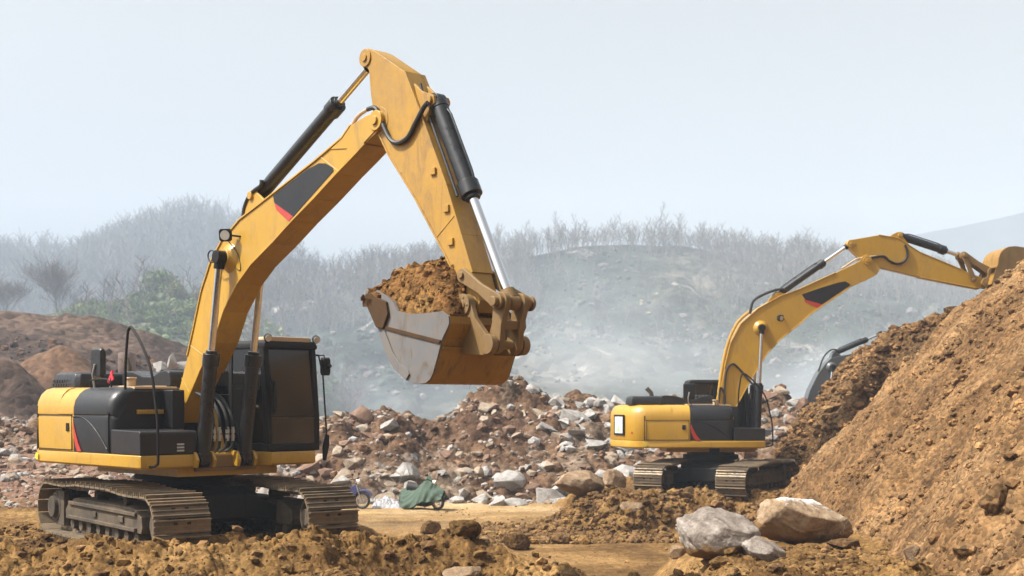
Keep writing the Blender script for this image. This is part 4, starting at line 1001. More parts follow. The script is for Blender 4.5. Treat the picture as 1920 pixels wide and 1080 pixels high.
exB = build_excavator(dict(loc=(5.73, 40.0, -.48), head=R(91), uc=(.39, -.44, -.02), du=R(152.5 - 91 - 180), uz=.13, label='yellow excavator with its boom stretched over the tan heap and tracks on the soil bank', boom=boomB, stick=stickB, k=kB, bucket=bucketB, paint='yellow', bucket_side='link_steel', boom_fl=[(2, 9), (17, 24)], stick_fl=[(3, 7), (11, 14)], rear_sign=True))  # brown bucket sides: shade of the unlit side put into the colour

# ---- third machine, mostly hidden behind the bank
boomC = [(.444, 3.577), (.759, 4.2), (1.045, 4.596), (1.323, 4.847), (1.644, 4.91), (2.344, 5.038), (3.076, 5.174), (3.985, 5.336), (4.6, 5.44), (4.8, 5.40), (4.85, 5.28), (4.7, 5.12), (3.985, 5.001), (2.651, 4.70), (2.093, 4.50), (1.772, 4.228), (1.488, 4.08), (1.067, 3.75), (.72, 3.3), (.5, 2.6), (.42, 2.2), (.2, 2.2), (.2, 2.8)]
stickC = [(3.30, 5.75), (3.42, 5.90), (3.9, 5.85), (5.2, 5.5), (6.6, 4.7), (7.2, 4.3), (7.1, 4.15), (6.4, 4.4), (4.8, 5.1), (4.4, 5.3), (3.8, 5.5)]
rootC = empty('excavator', (11.106 + .0, 52.0, -1.0), R(95 - 90)); tag(rootC, 'dark grey excavator arm showing behind the cut face of the soil bank', 'excavator', 'excavators working in the quarry')
g = G(); g.prism_y(boomC, -.25, .25); g.prism_y([(1.3, 4.8), (1.8, 4.88), (1.6, 5.05), (1.48, 5.09), (1.38, 5.02)], -.15, .15); g.tube([(1.302, -.25, 4.472), (1.302, -.38, 4.472)], [.22, .13], 18)
g.build('boom', M['grey_paint'], rootC, .015)
g = G(); g.prism_y(stickC, -.18, .18); g.build('stick', M['grey_paint'], rootC, .012)
cylinder_part('stick_cylinder', rootC, (1.50, 5.02), (3.36, 5.80), 0, .72, .10, .05)
for s in (-1, 1): cylinder_part('boom_cylinder', rootC, (1.02, 2.2), (1.302, 4.472), s * .42, .6, .11, .055)
g = G(); g.loft([[(x, y, z) for x, y in ((-2.6, -1.1), (-2.2, -1.5), (1.2, -1.5), (1.35, -.6), (1.35, .5), (1.2, 1.5), (-2.2, 1.5), (-2.6, 1.1))] for z in (1.1, 1.25, 2.0, 2.1)]); g.build('upper_body', M['grey_paint'], rootC, .04)
g = G(); g.tube(smooth_curve([(.8, -.2, 4.3), (1.0, -.2, 4.85), (1.3, -.2, 5.15), (1.6, -.15, 5.15)], 5), .03, 6); g.build('hydraulic_hose', M['rubber'], rootC)

def ico(sub):
    bm = bmesh.new(); bmesh.ops.create_icosphere(bm, subdivisions=sub, radius=1); V = np.array([v.co[:] for v in bm.verts]); F = np.array([[v.index for v in f.verts] for f in bm.faces]); bm.free(); return V, F

# ---- load of earth in the raised bucket
def soil_load():
    n1, n2 = 120, 110
    u = np.linspace(0, 1, n1); v = np.linspace(-1, 1, n2); U_, V_ = np.meshgrid(u, v)
    x = 5.95 + 1.57 * U_; y = BY + .60 * V_
    e = 1 - np.abs(2 * U_ - 1) ** 2.6; f = 1 - np.abs(V_) ** 2.4
    base = 3.54 - .34 * sstep(.05, .55, U_)
    dome = 4.02 - .55 * np.maximum(0, (U_ - .52)) ** 2 * 4 - .22 * (.52 - U_).clip(0) ** 2 * 4
    z = base + (dome - base) * (e ** .42) * (f ** .5)
    z = z + (e * f) ** .5 * (.5 * clods(x * 1, y, .22, 301, .7) + .6 * clods(x, y, .10, 302, .8) + .08 * fbm(x * 3, y * 3, 4, 303) + .05 * fbm(x * 9, y * 9, 3, 304)) - .04
    y = BY + (.60 + .09 * (1 - sstep(.12, .36, U_))) * V_
    F = grid_faces(n2, n1); V = np.stack([x, y, z], -1).reshape(-1, 3)
    edge = V.copy(); edge[:, 2] = np.minimum(edge[:, 2] - .02, 3.12 + .28 * (1 - sstep(.1, .35, U_.reshape(-1))))
    nV = len(V); F2 = np.concatenate([F, F[:, ::-1] + nV])
    ring = np.r_[np.arange(n1), np.arange(1, n2) * n1 + n1 - 1, np.arange(n1 - 2, -1, -1) + (n2 - 1) * n1, np.arange(n2 - 2, 0, -1) * n1]
    r2 = np.roll(ring, -1); F3 = np.stack([ring, ring + nV, r2 + nV, r2], 1)
    Q = np.concatenate([F2, F3]); T = np.concatenate([Q[:, [0, 1, 2]], Q[:, [0, 2, 3]]])
    # loose lumps lying on the heap
    rs_ = np.random.RandomState(77); pick = rs_.randint(0, nV, 1500); sz = .008 + .055 * rs_.rand(1500) ** 7
    V0, F0 = ico(1); A = V0[None] * (1 + .9 * (rs_.rand(1500, len(V0), 1) - .5)) * (sz * (.6 + .6 * rs_.rand(1500)))[:, None, None] + V[pick][:, None, :]
    FL = F0[None] + (2 * nV + np.arange(1500) * len(V0))[:, None, None]
    VV = np.concatenate([V, edge, A.reshape(-1, 3)]); tn = np.r_[np.full(2 * nV, .5), np.repeat(rs_.rand(1500), len(V0))]
    o = np_mesh('soil_load', VV, np.concatenate([T, FL.reshape(-1, 3)]), M['load'], attr=tn, smooth=False)
    o.location = (-5.43, 22, 0); o.rotation_euler = (0, 0, R(44 - 90))
    return tag(o, 'rounded heap of moist brown earth filling the raised bucket', 'soil')
soil_load()

# ---- red ribbon tied by the hood mirror
g = G()
for a, b, wd in (((.06, -1.30, 2.62), (-.02, -1.31, 2.47), .035), ((.06, -1.30, 2.62), (.12, -1.31, 2.51), .03), ((.0, -1.29, 2.60), (.10, -1.30, 2.64), .035)):
    a, b = Vector(a), Vector(b); t = (b - a).normalized(); s = t.cross(Vector((0, 1, 0))).normalized() * wd
    g.loft([[a - s * .5 + Vector((0, e, 0)), a + s * .5 + Vector((0, e, 0)), b + s + Vector((0, e * 2, 0)), b - s + Vector((0, e * 2, 0))] for e in (-.006, .006)])
o = g.build('ribbon', M['ribbon'], None); o.location = (-5.43, 22, 0); o.rotation_euler = (0, 0, R(44 - 90))
tag(o, 'short red ribbon tied beside the hood mirror of the left excavator', 'ribbon')

# ------------------------------------------------------------------ stones
def hull_rock(name, seed, n=22, flat_=.75, bev=.03, elong=1.0):
    rd = random.Random(seed); bm = bmesh.new()
    for i in range(n):
        v = Vector((rd.gauss(0, 1), rd.gauss(0, 1), rd.gauss(0, 1))).normalized() * rd.uniform(.75, 1.0)
        bm.verts.new((v.x * .5 * elong, v.y * .5, v.z * .5 * flat_))
    r = bmesh.ops.convex_hull(bm, input=bm.verts)
    bmesh.ops.delete(bm, geom=[v for v in bm.verts if not v.link_faces], context='VERTS')
    bmesh.ops.dissolve_limit(bm, angle_limit=R(14), verts=bm.verts, edges=bm.edges)
    bmesh.ops.bevel(bm, geom=list(bm.edges), offset=bev, segments=1, affect='EDGES', clamp_overlap=True)
    bmesh.ops.triangulate(bm, faces=bm.faces)
    me = bpy.data.meshes.new(name); bm.to_mesh(me); bm.free(); me.shade_smooth(); me.set_sharp_from_angle(angle=R(25))
    return me

def scatter_mesh(name, pts, sizes, mats, seed, sub=1, squash=(.55, .9), label=None, kind='stuff', sink=.15):
    """many small lumps as one mesh (gravel and clods nobody would count)"""
    rs = np.random.RandomState(seed); n = len(pts)
    V0, F0 = ico(sub); nv = len(V0)
    var = [V0 * (1 + .55 * (rs.rand(nv, 1) - .5)) for _ in range(12)]
    A = np.stack(var)[rs.randint(0, 12, n)]
    ang = rs.rand(n) * 6.283; tilt = (rs.rand(n) - .5) * 1.2
    sc = np.stack([sizes * (.7 + .6 * rs.rand(n)), sizes * (.7 + .6 * rs.rand(n)), sizes * (squash[0] + (squash[1] - squash[0]) * rs.rand(n))], 1) * .5
    A = A * sc[:, None, :]
    ct, s_t = np.cos(tilt)[:, None], np.sin(tilt)[:, None]
    x, y, z = A[..., 0], A[..., 1] * ct - A[..., 2] * s_t, A[..., 1] * s_t + A[..., 2] * ct
    c, s = np.cos(ang)[:, None], np.sin(ang)[:, None]
    A = np.stack([x * c - y * s, x * s + y * c, z], -1) + (pts + np.stack([0 * sizes, 0 * sizes, sizes * (.5 * squash[0] - sink)], 1))[:, None, :]
    F = F0[None] + (np.arange(n) * nv)[:, None, None]
    mi = rs.randint(0, len(mats), n) if isinstance(mats, (list, tuple)) else np.zeros(n, int)
    o = np_mesh(name, A.reshape(-1, 3), F.reshape(-1, 3), mats, smooth=False, matidx=np.repeat(mi, len(F0)), attr=np.repeat(rs.rand(n), nv))
    return tag(o, kind=kind)

rs = np.random.RandomState(5)
def powsize(n, lo, hi, p=2.2): return lo + (hi - lo) * rs.rand(n) ** p * rs.rand(n)
# clods on the foreground ridge and machine pad
n = 26000
x = rs.uniform(-9, 8.5, n); y = rs.uniform(15.2, 23.5, n) if False else 15.2 + 8.5 * rs.rand(n) ** 1.5
z, pad, road = ground_z(x, y); k = (z > road + .35)
scatter_mesh('clods', np.stack([x, y, z], 1)[k], powsize(n, .02, .24, 8)[k], [M['berm'], M['berm'], M['bank']], 11)
n = 9000
x = rs.uniform(-1, 9.5, n); y = rs.uniform(33.5, 38.5, n); z, pad, road = ground_z(x, y); k = (z > road + .15) & ~((y > 37.6) & (x > 3))
scatter_mesh('clods', np.stack([x, y, z], 1)[k], powsize(n, .05, .45, 4)[k], [M['bank'], M['berm']], 12)
n = 900
x = rs.uniform(-3, 7, n); y = rs.uniform(20, 45, n); z, pad, road = ground_z(x, y)
scatter_mesh('clods', np.stack([x, y, z], 1), powsize(n, .02, .14, 4), [M['bank'], M['pile']], 13)
n = 60000
y = 13 + 25 * rs.rand(n) ** 1.3; x = 4.6 + 10 * rs.rand(n); z = pile_z(x, y); zz, s = pile_base(x, y); k = (s > -.8) & (x < y * .42 + .5) & (y < 37) & (vnoise(x * .5, y * 1.5 + .7 * x, 610) * .7 + .3 * rs.rand(n) > .47)
scatter_mesh('clods', np.stack([x, y, z], 1)[k], powsize(n, .022, .30, 9)[k], [M['pile'], M['pile'], M['bank']], 14)
n = 7000
y = 38.2 + 5 * rs.rand(n); x = 7 + 10 * rs.rand(n); z = bank_z(x, y); k = z > -1.2
scatter_mesh('clods', np.stack([x, y, z], 1)[k], powsize(n, .06, .55, 4)[k], [M['bank'], M['pile']], 15)
# fragments of the rubble heap
n = 9000
x = rs.uniform(-30, 16, n); y = rs.uniform(37, 55, n); z = heap_z(x, y); gz, _, _ = ground_z(x, y, False); k = z > gz - .3
scatter_mesh('rubble_fragments', np.stack([x, y, np.maximum(z, gz)], 1)[k], powsize(n, .10, .75, 3)[k], [M['rubble_soil'], M['stone_tan'], M['stone_red'], M['stone_grey']], 16)
n = 2600
x = rs.uniform(-16, -6, n) - 2; y = rs.uniform(27.5, 42, n); z, pad, road = ground_z(x, y)
scatter_mesh('rubble_fragments', np.stack([x, y, z], 1), powsize(n, .06, .55, 4), [M['stone_red'], M['stone_red'], M['stone_tan'], M['stone_grey']], 17)
n = 2500
x = rs.uniform(-45, -14, n); y = rs.uniform(66, 100, n); z = terrace_z(x, y)
scatter_mesh('rubble_fragments', np.stack([x, y, z], 1), powsize(n, .2, 1.1, 4), [M['terrace'], M['cone']], 18)
n = 5200
x, y, z = main_at(rs.uniform(380, 1800, n), rs.uniform(.2, .99, n)); k = vnoise(x * .03, y * .03, 660) * .75 + .25 * rs.rand(n) > .47
scatter_mesh('scrub', np.stack([x, y, z], 1)[k], powsize(n, .9, 5.5, 2.5)[k], [M['scrub'], M['scrub'], M['twig'], M['hill']], 19, squash=(.5, .9), sink=.1)
n = 900
x, y, z = main_at(rs.uniform(600, 1800, n), rs.uniform(.1, .8, n))
scatter_mesh('scree', np.stack([x, y, z], 1), powsize(n, .6, 3.2, 5), [M['stone_tan'], M['scree'], M['scree']], 20)
n = 1600
x, y, z = green_at(rs.uniform(-60, 640, n), rs.uniform(.15, .98, n))
scatter_mesh('scrub', np.stack([x, y, z], 1), powsize(n, .6, 3.2, 2.5), [M['leaf'], M['leaf2'], M['hill_green'], M['twig']], 21, squash=(.5, .9), sink=.1)

ROCKS = [hull_rock('rubble_rock', 40 + i, n=9 + i // 2, flat_=random.uniform(.6, .95), bev=.012, elong=random.uniform(.9, 1.5)) for i in range(12)]
ROCKM = {}
for nm in ('stone_grey', 'stone_tan', 'stone_red'):
    ROCKM[nm] = []
    for me in ROCKS:
        c = me.copy(); c.materials.append(M[nm]); ROCKM[nm].append(c)
rd = random.Random(99)
KIND = {'stone_grey': ('pale grey broken rock among the rubble heap behind the road', 'pale rocks in the rubble heap'),
        'stone_tan': ('tan broken rock among the rubble heap behind the road', 'tan rocks in the rubble heap'),
        'stone_red': ('reddish brown broken rock among the rubble heap behind the road', 'reddish rocks in the rubble heap')}
def rubble(x, y, s, nm, sink=.3):
    z = float(max(heap_z(np.array([x]), np.array([y]))[0], ground_z(np.array([x]), np.array([y]), False)[0][0]))
    o = bpy.data.objects.new('rubble_rock', rd.choice(ROCKM[nm])); link(o)
    o.location = (x, y, z + s * (.36 - sink)); o.scale = (s, s * rd.uniform(.75, 1.1), s * rd.uniform(.7, 1)); o.rotation_euler = (rd.uniform(-.5, .5), rd.uniform(-.5, .5), rd.uniform(0, 6.28))
    tag(o, KIND[nm][0], 'rock', KIND[nm][1])
def toe(x): return float(interp(x, [(-16, 41), (-10, 45), (0, 46.2), (4, 46.5), (22, 47)]))
cnt = 0
for i in range(95):      # pale band along the foot
    x = rd.uniform(-8.5, 6.5); y = toe(x) + rd.uniform(-.6, 2.4)
    rubble(x, y, rd.choice((.35, .45, .55, .7, .85, 1.3)) * rd.uniform(.8, 1.2), 'stone_grey' if rd.random() < .82 else 'stone_tan')
for i in range(34):      # pale blocks near the crest behind the second machine
    x = rd.uniform(1.0, 6.0); y = rd.uniform(50.5, 54.8)
    rubble(x, y, rd.uniform(.5, 1.35), 'stone_grey')
for i in range(95):
    x = rd.uniform(-9, 7); y = toe(x) + 2 + rd.random() * (53 - toe(x))
    f = float(vnoise(np.array([x * .35 + 4]), np.array([y * .35]), 650)[0]) + rd.uniform(-.12, .12) + .03 * x
    rubble(x, y, rd.uniform(.3, .85) * (2.1 if rd.random() < .22 else 1), 'stone_red' if f < .42 else 'stone_tan' if f < .6 else 'stone_grey', sink=.42)
for i in range(30):
    x = rd.uniform(8.5, 13.5); y = rd.uniform(50, 54.5)
    rubble(x, y, rd.uniform(.5, 1.2), rd.choice(('stone_tan', 'stone_tan', 'stone_grey', 'stone_red')))
for i in range(45):
    x = rd.uniform(-21, -9); y = rd.uniform(39, 53)
    rubble(x, y, rd.uniform(.3, .9), rd.choice(('stone_red', 'stone_red', 'stone_tan', 'stone_grey')))

def soiled(m, top):
    """soil stuck to the foot of a stone"""
    nt = m.node_tree; b = nt.nodes['Principled BSDF']; co = objco(nt)
    sp = node(nt, 'ShaderNodeSeparateXYZ'); nt.links.new(co, sp.inputs[0]); nz_ = noise(nt, 5, 6, .7, .4, co)
    a = node(nt, 'ShaderNodeMath', operation='MULTIPLY_ADD'); nt.links.new(nz_.outputs[0], a.inputs[0]); a.inputs[1].default_value = .45; nt.links.new(sp.outputs['Z'], a.inputs[2])
    r = ramp(nt, a.outputs[0], [(0, 1), (.09, 0)]); old = b.inputs['Base Color'].links[0].from_socket
    nt.links.new(mix(nt, r.outputs[0], old, (.19, .105, .035)), b.inputs['Base Color'])
for k_ in ('boulder_grey', 'boulder_vein'): soiled(M[k_], 0)
def boulder(name, loc, size, seed, m, label, rz=0, tilt=(0, 0), sub=5, planes=16, rough=.05, shape=None):
    """a split block: flat faces cut from a ball, roughened"""
    rs_ = np.random.RandomState(seed); V, F = ico(sub)
    N = rs_.normal(size=(planes, 3)); N /= np.linalg.norm(N, axis=1)[:, None]; D = rs_.uniform(.55, .95, planes)
    if shape is not None:
        N = np.concatenate([N, np.array([s[:3] for s in shape], float) / np.linalg.norm(np.array([s[:3] for s in shape], float), axis=1)[:, None]]); D = np.r_[D, [s[3] for s in shape]]
    dots = V @ N.T; q = np.where(dots > .05, D[None, :] / np.maximum(dots, .05), 9)
    k = 70.0; r = -np.log(np.exp(-k * np.minimum(q, 3)).sum(1) + np.exp(-k * 1.08)) / k
    P = V * r[:, None]
    u, v, w_ = P[:, 0], P[:, 1], P[:, 2]
    nz = fbm(u * 2.2 + w_ * 1.3 + 7, v * 2.2 - w_ * 1.7, 5, seed, .6) * rough * 1.6 + fbm(u * 7 + w_ * 5, v * 7 - w_ * 6, 4, seed + 2, .65) * rough
    rid = -np.abs(fbm(u * 3 + w_, v * 3 + 2 * w_, 3, seed + 4)) * rough * 1.2 + fbm(u * 18 + w_ * 9, v * 18 - w_ * 11, 3, seed + 6, .7) * rough * .5
    P = P * (1 + nz + rid)[:, None] * np.array(size) * .5
    o = np_mesh(name, P, F, m)
    o.location = loc; o.rotation_euler = (tilt[0], tilt[1], rz)
    return tag(o, label, 'boulder')
def bl(px, py, D, dz=0): return (X(px, D), D, Z(py, D) + dz)
def land(px, py, D0=15.6, D1=46):
    """where the ground shows at that place of the view: the spot a stone stands on"""
    D = np.linspace(D0, D1, 3000); x = X(px, D); zr = Z(py, D)
    g_ = np.maximum(ground_z(x, D)[0], pile_z(x, D)); i = int(np.argmax(g_ >= zr)); return x[i], D[i], g_[i]
def stone_at(px, pyb, wpx, hpx, seed, m, label, depth=.8, sink=.12, **kw):
    x, D, z = land(px, pyb); w_ = wpx / FPX * D; h = hpx / FPX * D
    return boulder('boulder', (float(x), float(D) + w_ * depth * .35, float(z) + h * (.5 - sink)), (w_ * 1.12, w_ * depth, h * (1 + sink) * 1.1), seed, m, label, **kw)
stone_at(1360, 1043, 168, 88, 3, M['boulder_grey'], rough=.06, label='big grey brown boulder with a pointed top at the foot of the tan heap', rz=.1, shape=[(-.75, -.5, .5, .62), (.35, -.45, .85, .55), (.75, -.6, .1, .75), (0, -1, .05, .6)])
stone_at(1510, 1020, 190, 108, 9, M['boulder_vein'], rough=.055, label='tan slab boulder streaked with white quartz leaning on the grey boulder', depth=.62, sink=.10, tilt=(.1, .2), shape=[(.28, -.35, .9, .5), (-.3, -.9, -.35, .6), (.5, -.8, -.45, .55), (-.9, 0, .2, .85)])
stone_at(1437, 1054, 104, 52, 14, M['boulder_grey'], rough=.06, label='small grey wedge boulder in front of the quartz streaked slab', rz=.5, shape=[(-.6, -.6, .5, .55), (.5, -.4, .75, .5)])
boulder('boulder', bl(1084, 904, 38.6), (1.5, 1.2, .95), 21, M['boulder_tan'], 'rounded tan boulder left of the second machine on the soil bank', rz=.3)
stone_at(1150, 916, 46, 34, 22, M['boulder_tan'], 'small tan stone beside the rounded brown boulder near the tracks')
stone_at(870, 1008, 56, 36, 31, M['berm'], 'angular ochre clod sitting on the foreground ridge left of centre', rz=.4)
stone_at(868, 1092, 66, 34, 32, M['boulder_tan'], 'smooth tan stone at the bottom edge below the bucket')
stone_at(806, 1002, 34, 26, 33, M['berm'], 'small dark clod on the ridge next to the angular ochre clod')
stone_at(966, 1032, 50, 32, 34, M['berm'], 'rounded dark clod on the ridge right of the angular ochre clod')
stone_at(1874, 958, 66, 52, 35, M['bank'], 'big dark clod embedded in the lower right of the tan heap', rz=.7)
stone_at(1712, 1054, 30, 36, 36, M['boulder_tan'], 'upright pale stone standing low on the tan heap')
stone_at(1352, 1062, 36, 22, 37, M['berm'], 'little brown stone right in front of the big grey boulder')
stone_at(1274, 1046, 34, 26, 38, M['boulder_tan'], 'little tan stone touching the left foot of the big grey boulder')
stone_at(1185, 960, 36, 24, 39, M['boulder_tan'], 'tan stone lying on the soil bank below the second machine')
stone_at(1590, 1030, 60, 22, 40, M['bank'], 'flat brown stone behind the right tip of the quartz streaked slab')

# ------------------------------------------------------------------ trees
def bare_tree_mesh(name, seed, h=6.0, spread=.42, levels=3, first=.35, kids=5, r0=.09, lean=0.0, mats=None, twig_r=.012, sides=4, up=.35):
    rd = random.Random(seed); V = []; F = []
    def seg(a, b, ra, rb, ns):
        t = (b - a).normalized(); u = t.orthogonal().normalized(); v = t.cross(u); i0 = len(V)
        for p, r in ((a, ra), (b, rb)):
            for k in range(ns):
                q = p + (u * math.cos(6.2832 * k / ns) + v * math.sin(6.2832 * k / ns)) * r; V.append(q[:])
        for k in range(ns): F.append((i0 + k, i0 + (k + 1) % ns, i0 + ns + (k + 1) % ns, i0 + ns + k))
    def grow(p, d, ln, r, lv):
        n = 4 if lv == levels else 3
        pts = [p]; dd = d
        for i in range(n):
            dd = (dd + Vector((rd.gauss(0, .16), rd.gauss(0, .16), rd.gauss(.05, .10)))).normalized(); pts.append(pts[-1] + dd * ln / n)
        re = max(r * .45, twig_r)
        for i in range(n): seg(pts[i], pts[i + 1], r + (re - r) * i / n, r + (re - r) * (i + 1) / n, sides if lv >= levels - 1 else 3)
        if lv == 0: return
        nk = kids + (2 if lv == levels else 0)
        for k in range(nk):
            f = first + (1 - first) * (k + rd.random()) / nk if lv == levels else .25 + .75 * (k + rd.random()) / nk
            i = min(int(f * n), n - 1); q = pts[i] + (pts[i + 1] - pts[i]) * (f * n - i)
            a = rd.uniform(0, 6.2832); ax = Vector((math.cos(a), math.sin(a), up + rd.uniform(-.1, .5))).normalized()
            grow(q, (dd * .35 + ax).normalized(), ln * spread * rd.uniform(.7, 1.2) * (1.25 - .5 * f), max(r * .45, twig_r), lv - 1)
    grow(Vector((0, 0, -.3)), Vector((lean, 0, 1)).normalized(), h, r0, levels)
    me = bpy.data.meshes.new(name); me.from_pydata(V, [], F); me.update()
    for m in (mats if isinstance(mats, list) else [mats]): me.materials.append(m)
    return me
TREES = [bare_tree_mesh('bare_tree', 500 + i, 6.0 * random.uniform(.8, 1.15), random.uniform(.17, .27), 2, random.uniform(.3, .5), 11, .06, random.uniform(-.08, .08), M['bark'], .013, up=.75) for i in range(14)]
rd = random.Random(3)
def put(me, name, loc, s, label, cat, group=None, sz=1.0):
    o = bpy.data.objects.new(name, me); link(o); o.location = loc; o.scale = (s, s, s * sz); o.rotation_euler = (0, 0, rd.uniform(0, 6.28))
    return tag(o, label, cat, group)
for i in range(280):
    px = 500 + 1240 * (i + 3 * rd.random() - 1) / 280
    f = rd.uniform(.93, 1.0); x, y, z = main_at(px, f)
    tall = 1.0 + .45 * math.exp(-((px - 950) / 90) ** 2) + .35 * math.exp(-((px - 1240) / 40) ** 2)
    put(rd.choice(TREES), 'bare_tree', (x, y, z - .2), 2.24 * rd.uniform(.4, 1.05) * tall, 'slim leafless tree on the crest above the quarry face', 'tree', 'bare trees along the quarry crest')
for i in range(60):
    px = -10 + 560 * (i + rd.random()) / 60
    x, y, z = left_at(px, rd.uniform(.95, 1.0))
    put(rd.choice(TREES), 'bare_tree', (x, y, z - .3), 2.34 * rd.uniform(.7, 1.25), 'hazy tree on the skyline of the wooded hill at the left', 'tree', 'trees on the skyline of the wooded hill')
x, y, z = main_at(1236, 1.0); put(TREES[2], 'bare_tree', (x, y, z - .4), 3.4, 'tallest leafless tree standing out on the quarry crest', 'tree')

def forest(name, at, px0, px1, f0, f1, n, s0, s1, seed, mats, dense=1):
    """the wood on a far hillside, one mass"""
    rs_ = np.random.RandomState(seed); Vs = []; Fs = []; off = 0
    small = [bare_tree_mesh('t', 700 + seed + i, 6.0, .36, 1, .25, 7, .10, 0, M['bark'], .05, 3) for i in range(5)]
    dat = []
    for me in small:
        v = np.array([q.co[:] for q in me.vertices]); f = np.array([p.vertices[:] for p in me.polygons if len(p.vertices) == 4 or True], dtype=object)
        q = np.array([list(p) + ([p[-1]] if len(p) == 3 else []) for p in f]); dat.append((v, q)); bpy.data.meshes.remove(me)
    for i in range(n):
        x, y, z = at(rs_.uniform(px0, px1), f0 + (f1 - f0) * rs_.rand()); v, q = dat[rs_.randint(5)]; s = rs_.uniform(s0, s1); a = rs_.rand() * 6.28
        c, s_ = math.cos(a), math.sin(a); w_ = np.stack([v[:, 0] * c - v[:, 1] * s_, v[:, 0] * s_ + v[:, 1] * c, v[:, 2]], 1) * s + np.array([float(x), float(y), float(z)])
        Vs.append(w_); Fs.append(q + off); off += len(v)
    return tag(np_mesh(name, np.concatenate(Vs), np.concatenate(Fs), mats, smooth=False), kind='stuff')
forest('forest', left_at, -60, 600, .35, .995, 3200, 1.6, 3.0, 1, M['bark'])
forest('forest', main_at, 420, 1000, .62, .99, 1300, .9, 2.0, 2, M['bark'])
forest('forest', main_at, 1300, 1760, .70, .99, 900, .9, 2.0, 3, M['bark'])
forest('forest', main_at, 430, 1780, .96, 1.0, 800, .8, 1.9, 6, M['bark'])
forest('forest', green_at, 150, 780, .55, .99, 110, .7, 1.6, 4, M['twig'])
forest('forest', main_at, 850, 1700, .45, .95, 700, .4, 1.2, 5, M['bark'])

# single trees on the left
def on_green(px, f=1.0):
    x, y, z = green_at(px, f); return (float(x), float(y), float(z) - .1)
def big_tree(seed, px, f, h, label, spread=.62, kids=7, first=.08, lean=0, levels=3, mat_='twig', up=.45):
    me = bare_tree_mesh('bare_tree', seed, h, spread, levels, first, kids, h * .022, lean, M[mat_], .014, 4, up)
    return put(me, 'bare_tree', on_green(px, f), 2.23, label, 'tree')
big_tree(11, 118, .97, 3.6, 'round dense leafless tree, purple grey, above the brown terrace', .85, 9, .03)
big_tree(12, 18, .95, 2.9, 'smaller round leafless tree at the left edge above the terrace', .8, 8, .05)
big_tree(13, 246, 1.0, 5.4, 'thin bare tree leaning left above the green scrub', .30, 6, .5, -.28, 2, 'bark', .6)
big_tree(14, 214, 1.0, 3.6, 'crooked bare tree left of the leaning one on the green slope', .42, 5, .3, -.2, 2, 'bark', .6)
big_tree(15, 196, .99, 3.4, 'short upright bare tree beside the round dense tree', .36, 5, .3, .1, 2, 'bark', .6)
big_tree(16, 278, 1.0, 3.6, 'slender bare tree rising behind the highest green bush', .32, 5, .4, -.15, 2, 'bark', .6)
x, y, z = main_at(580, .95); me = bare_tree_mesh('bare_tree', 21, 8.5, .42, 3, .35, 6, .17, 0, M['twig'], .03, 4, .6); put(me, 'bare_tree', (x, y, z), 2.2, 'tall forked bare tree just right of the big boom', 'tree')

def bush_mesh(name, seed, n, m):
    rs_ = np.random.RandomState(seed); blobs = rs_.uniform(-.6, .6, (7, 3)) * np.array([1, 1, .45]) + np.array([0, 0, .5]); rad = rs_.uniform(.28, .55, 7)
    b = rs_.randint(0, 7, n); d = rs_.normal(size=(n, 3)); d /= np.linalg.norm(d, axis=1)[:, None]
    p = blobs[b] + d * rad[b, None] * rs_.uniform(.55, 1.05, (n, 1)); p = p[p[:, 2] > -.05]; n = len(p)
    a = rs_.normal(size=(n, 3)); a /= np.linalg.norm(a, axis=1)[:, None]; c = np.cross(a, rs_.normal(size=(n, 3))); c /= np.linalg.norm(c, axis=1)[:, None]
    s = rs_.uniform(.03, .075, (n, 1)); V = np.stack([p - a * s - c * s * .6, p + a * s - c * s * .6, p + a * s + c * s * .6, p - a * s + c * s * .6], 1).reshape(-1, 3)
    o = np_mesh(name, V, np.arange(n * 4).reshape(-1, 4), m, smooth=False); me = o.data; bpy.data.objects.remove(o); return me
BUSH = [bush_mesh('shrub', 60 + i, 1500, M['leaf' if i % 3 else 'leaf2']) for i in range(6)]
for i in range(120):
    px = rd.uniform(150, 470) if rd.random() < .75 else rd.uniform(-20, 800); f = rd.uniform(.25, 1.0) ** .6
    put(rd.choice(BUSH), 'shrub', on_green(px, f), 2.2 * rd.uniform(.6, 1.7), 'leafy green bush on the scrub slope behind the left excavator', 'shrub', 'green bushes on the scrub slope', rd.uniform(.7, 1.1))
x = on_green(300, 1.0); put(BUSH[1], 'shrub', x, 5.4, 'highest and darkest green bush on top of the scrub slope', 'shrub', None, 1.0)
for i in range(26):
    px = rd.uniform(-40, 60); put(BUSH[rd.choice((0, 3))], 'shrub', on_green(px, rd.uniform(.75, .95)), 2.2 * rd.uniform(.5, 1.2), 'olive bush at the left edge below the small leafless tree', 'shrub', 'olive bushes at the left edge', .9)

